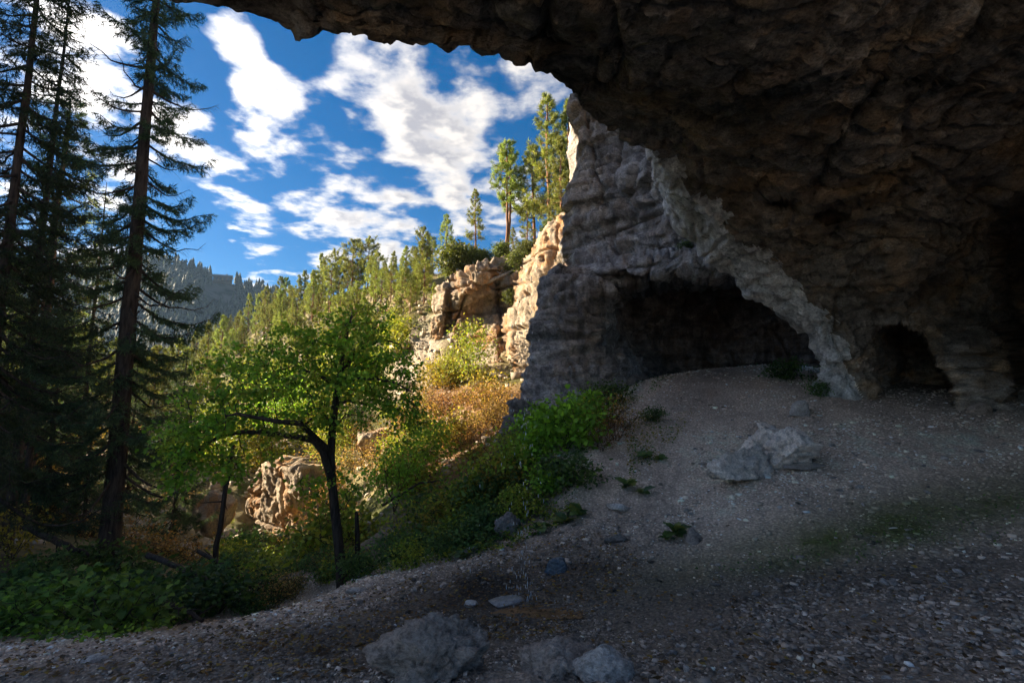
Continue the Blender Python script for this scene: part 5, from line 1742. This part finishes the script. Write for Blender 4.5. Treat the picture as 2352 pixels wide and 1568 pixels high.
# loose rock on the sunlit slopes: one mass
g = np.random.default_rng(88)
fl = HLS[4:].reshape(-1, 3); kk = g.integers(0, len(fl), 5200); pr_ = fl[kk]; dd_ = np.linalg.norm(pr_, axis=1)
nz = fbm(pr_ * .12, 3, 321); pr_, dd_ = pr_[nz > -.05], dd_[nz > -.05]; n = len(pr_)
pr_ = pr_ + g.normal(size=(n, 3)) * np.array([1, 1, 0]) * (dd_ * .006)[:, None]
sz_ = dd_ * .0028 * np.exp(.5 * g.normal(size=n)); th = g.random(n) * 6.28
Vr = cube[None] * (.5 + .5 * g.random((n, 8, 1))) * np.stack([1.2 + .6 * g.random(n), .9 + .3 * g.random(n), .6 + .5 * g.random(n)], -1)[:, None] * sz_[:, None, None]
Vr = np.stack([Vr[..., 0] * np.cos(th)[:, None] - Vr[..., 1] * np.sin(th)[:, None], Vr[..., 0] * np.sin(th)[:, None] + Vr[..., 1] * np.cos(th)[:, None], Vr[..., 2]], -1) + pr_[:, None]
o = link("slope_rubble", mk_mesh("slope_rubble", Vr.reshape(-1, 3), [(np.arange(n) * 8)[:, None, None].repeat(6, 1).reshape(-1, 1) + np.tile(CF, (n, 1))], M_GRAVEL, np.repeat(palette(g, n, [(.40, .34, .27), (.48, .42, .33), (.32, .27, .21)]), 8, 0)))
tag(o, "pale rubble scattered over the sunlit canyon slope", "rubble", kind="stuff")

# fallen logs and leaning stems
def log(pts, r0, r1, mat, label, name="fallen_log", cat="log"):
    b = Buf(); pts = np.array(pts, float); f = np.linspace(0, 1, 12); k = np.linspace(0, 1, len(pts))
    Q = np.stack([np.interp(f, k, pts[:, c]) for c in range(3)], -1); Q[1:-1] += np.random.default_rng(int(r0 * 1e4)).normal(size=(10, 3)) * r0 * .25
    b.tube(Q, np.linspace(r0, r1, 12), 8)
    rg = np.random.default_rng(int(r1 * 1e5))
    for _ in range(5):
        q = Q[rg.integers(2, 11)]; b.segs([q], [q + rg.normal(size=3) * .25 + [0, 0, .1]], r1 * .5, r1 * .2, 4)
    o = link(name, b.mesh(name, mat, True)); tag(o, label, cat)


log([P(1105, 652, 37.5), P(1160, 630, 37.2), P(1218, 606, 37)], .16, .08, BARK_GREY, "bleached log lying across the top of the sunlit cliff")
log([P(340, 1275, 12.0), P(420, 1305, 11.5), P(478, 1332, 11.0)], .07, .04, BARK_SPRUCE, "fallen log lying right of the big spruce foot")
log([P(385, 1385, 9.0), P(420, 1400, 8.8), P(465, 1425, 8.5)], .045, .03, BARK_DARK, "dark fallen log at the edge of the path")
log([P(60, 1210, 14.0), P(140, 1245, 13.5), P(200, 1275, 13)], .10, .06, BARK_SPRUCE, "dark log lying in the shade at far left")
log([P(455, 1265, 13.0), P(520, 1300, 12.5), P(590, 1340, 12)], .05, .03, BARK_DARK, "thin dark log sloping down beside the sunlit gap")
log([P(487, 1350, 15.0), P(500, 1230, 15.0), P(520, 1110, 15.1), P(535, 1020, 15.2)], .09, .05, BARK_DARK, "slim dark trunk standing between spruce and maple", "slim_trunk", "tree")
log([P(880, 1160, 12.5), P(960, 1110, 12), P(1030, 1100, 11.8)], .035, .012, BARK_DARK, "bent dead branch arching over the bank", "dead_branch", "branch")

# big-leaved plants: every leaf a part
t = NT("large_leaf")
nl_ = t.noise(t.obj, 14, 3)
tr_ = t.n.new('ShaderNodeBsdfTranslucent')
lc = t.mix(.5, t.attr(), t.ramp(nl_, [(.3, .6), (.7, 1.25)]), 'MULTIPLY')
t.l.new(lc, tr_.inputs[0]); mx_ = t.n.new('ShaderNodeMixShader'); mx_.inputs[0].default_value = .35
t.l.new(t.bsdf(lc, .45, t.bump(nl_, .4, .01), .4), mx_.inputs[1]); t.l.new(tr_.outputs[0], mx_.inputs[2])
M_BIGLEAF = t.done(mx_.outputs[0])


def big_leaf_mesh(seed, col):
    g = np.random.default_rng(seed)
    u = np.linspace(0, 1, 8); v = np.linspace(-1, 1, 5)
    U, W = np.meshgrid(u, v, indexing='ij')
    wid = .34 * np.sin(np.pi * np.clip(U * .92 + .06, 0, 1)) ** .7 * (1 + .12 * np.sin(U * 17 + seed))
    V = np.stack([U, W * wid, .10 * np.abs(W) * wid * 2 - .35 * U ** 2 + .03 * np.sin(U * 20) * np.abs(W)], -1).reshape(-1, 3)
    return mk_mesh("leaf", V, [grid_faces(8, 5)], M_BIGLEAF, np.ones((40, 3)) * np.array(col), True)


BL = [big_leaf_mesh(k, c) for k, c in enumerate([(.07, .13, .03), (.10, .16, .035), (.06, .11, .04), (.20, .21, .045)])]


def big_plant(px, py, nleaf, size, label, seed, py_off=0):
    g = np.random.default_rng(seed); p = on_ground(px, py)
    e = bpy.data.objects.new("leafy_plant", None); COL.objects.link(e); e.location = tuple(p); tag(e, label, "plant", "big-leaved plants on the scree")
    for k in range(nleaf):
        o = link("leaf", BL[g.integers(0, 4)], e, (g.normal() * .03, g.normal() * .03, .02 + .05 * size * k), 0, size * (.7 + .5 * g.random()))
        o.rotation_euler = (g.normal() * .3, -.2 - .7 * g.random(), k * 2.4 + g.random())


big_plant(1552, 1235, 11, .22, "upright big-leaved plant growing beside the rounded brown boulder", 1)
big_plant(1530, 1245, 6, .15, "low dark plant at the left foot of the upright big-leaved one", 2)
big_plant(1440, 1125, 9, .22, "spiky green plant alone on the pale scree", 3)
big_plant(1475, 1140, 6, .18, "small yellow-green plant right of the spiky one", 4)
big_plant(1330, 1190, 8, .26, "broad-leaved plant at the right foot of the bank bush", 5)
big_plant(1235, 1225, 9, .24, "broad-leaved plant beside the slanted dark boulder", 6)
big_plant(1300, 1205, 7, .22, "broad-leaved plant near the foot of the falling water", 7)
big_plant(1480, 1055, 7, .2, "yellow leafy plant under the low orange shrub", 8)
big_plant(1515, 1060, 6, .18, "leafy plant on the scree edge above the spiky one", 9)
big_plant(1060, 1285, 7, .2, "leafy plant on the edge of the bank left of the boulder", 10)

# palmate plants in the lower left corner
PL_ = [shrub_meshes(91 + k, 1.1, .75, 32, 9, .115, c, MAPLE, 7, flat=1.4, rtip=.006) for k, c in enumerate([[(.06, .13, .045), (.075, .155, .05), (.045, .105, .042)], [(.13, .24, .042), (.17, .27, .046), (.10, .19, .042)]])]
PLACES = [(60, 1445, 1), (130, 1450, 1), (200, 1450, 1), (270, 1455, 1), (330, 1445, 1), (395, 1430, 0), (100, 1400, 0), (170, 1395, 0), (240, 1390, 0), (310, 1390, 0), (20, 1460, 1), (370, 1400, 0), (440, 1420, 0), (50, 1380, 0), (500, 1410, 0), (560, 1395, 1), (600, 1370, 0)]
PLACES.sort(); cz = [0, 0]
for k, (x, y, v) in enumerate(PLACES):
    p = on_ground(x, y); p = p + np.array([0, 0, -.03])
    lab = ["dark maple seedling in the lower left thicket", "bright green maple seedling in the lower left thicket"][v] + f", {nth(cz[v])} of its colour from the left"; cz[v] += 1
    tree("palmate_plant", PL_[v], p, lab, "plant", ["dark seedlings", "bright seedlings"][v], k * 1.9, .75 + .35 * ((k * 37) % 10) / 10, ("stems", "foliage"))

# ground cover on the bank, in the alcove and in the hollow
g = np.random.default_rng(51)
b = Buf()
for poly, n, sz_, cols in [([(820, 1330), (1000, 1190), (1180, 1010), (1250, 1100), (1330, 1190), (1180, 1260), (1000, 1300)], 9000, .06, DG + YG), ([(1250, 1000), (1450, 880), (1560, 860), (1420, 960), (1300, 1100)], 3200, .055, DG), ([(1430, 980), (1600, 950), (1520, 1060), (1450, 1110)], 1300, .05, DG + YE),
                        ([(0, 1280), (620, 1300), (640, 1370), (430, 1440), (250, 1475), (0, 1475)], 7000, .07, DG + G1), ([(1760, 830), (1890, 830), (1890, 880), (1800, 890)], 700, .06, DG), ([(1600, 1330), (2352, 1130), (2352, 1260), (1700, 1330)], 500, .035, DG)]:
    q = sample_poly(poly, n, g); nz = fbm(np.stack([q[:, 0] / 50, q[:, 1] / 30, q[:, 0] * 0], -1), 3, 650); q = q[nz > -.12]
    H, ok = ground_hit(q[:, 0], q[:, 1]); H = H[ok]; m = len(H)
    H[:, 2] += .02 + .14 * g.random(m) ** 1.5
    scatter(b, KITE, H, unit(g.normal(size=(m, 3)) * np.array([1, 1, .5])), unit(np.array([0, 0, 1.0]) + .6 * g.normal(size=(m, 3))), sz_ * (.6 + .8 * g.random(m)), palette(g, m, cols, .2))
o = link("ground_cover", b.mesh("ground_cover", LEAF)); tag(o, "low creeping leaves covering the bank and hollow", "ground cover", kind="stuff")

# dripping water
t = NT("falling_water")
wb = t.n.new('ShaderNodeBsdfPrincipled'); wb.inputs['Base Color'].default_value = (.95, .97, 1, 1); wb.inputs['Roughness'].default_value = .08; wb.inputs['Transmission Weight'].default_value = .55; wb.inputs['IOR'].default_value = 1.33
M_WATER = t.done(wb.outputs[0])
g = np.random.default_rng(61)
V0, F0 = _ICO[1]
b = Buf(); sp = on_ground(1200, 1385)
for k in range(170):
    cl = g.integers(0, 3); rr_ = [.04, .08, .2][cl]
    x = sp[0] + [.06, .0, -.05][cl] + g.normal() * rr_; y = sp[1] + g.normal() * rr_
    zlo = float(gzf(x, y)); z = zlo + (3.9 - zlo) * g.random() ** 1.7 * .62
    w = .0035 + .0025 * g.random(); h = w * (3 + 3.0 * g.random())
    b.add(V0 * np.array([w, w, h]) + np.array([x, y, z]), None, F0)
o = link("falling_water_drops", b.mesh("falling_water_drops", M_WATER, True)); tag(o, "water drops falling from the cave lip", "water drops", kind="stuff")

# pale feather on the moss
b = Buf(); p = on_ground(2040, 1222)
scatter(b, (OVAL[0] * np.array([1, .5, 1]), None, OVAL[2]), np.array([p + [0, 0, .02]]), np.array([[.8, -.5, .25]]), np.array([[0, -.3, 1.0]]), np.array([.11]), np.array([[.75, .76, .8]]))
o = link("feather", b.mesh("feather", LEAF)); tag(o, "small white feather lying on the mossy floor", "feather")

# ================================================================== HAZE
t = NT("haze_air")
pv = t.n.new('ShaderNodeVolumePrincipled')
pv.inputs['Color'].default_value = (.42, .66, 1.0, 1)
pv.inputs['Density'].default_value = .0001
pv.inputs['Anisotropy'].default_value = .2
t.l.new(pv.outputs[0], t.out.inputs['Volume'])
o = link("haze", mk_mesh("haze", (cube + 1) / 2 * np.array([5200, 3800, 222.]) + np.array([-2600, -700, -72.]), [CF], t.m))
tag(o, "thin blue haze filling the canyon air", "haze", kind="stuff")
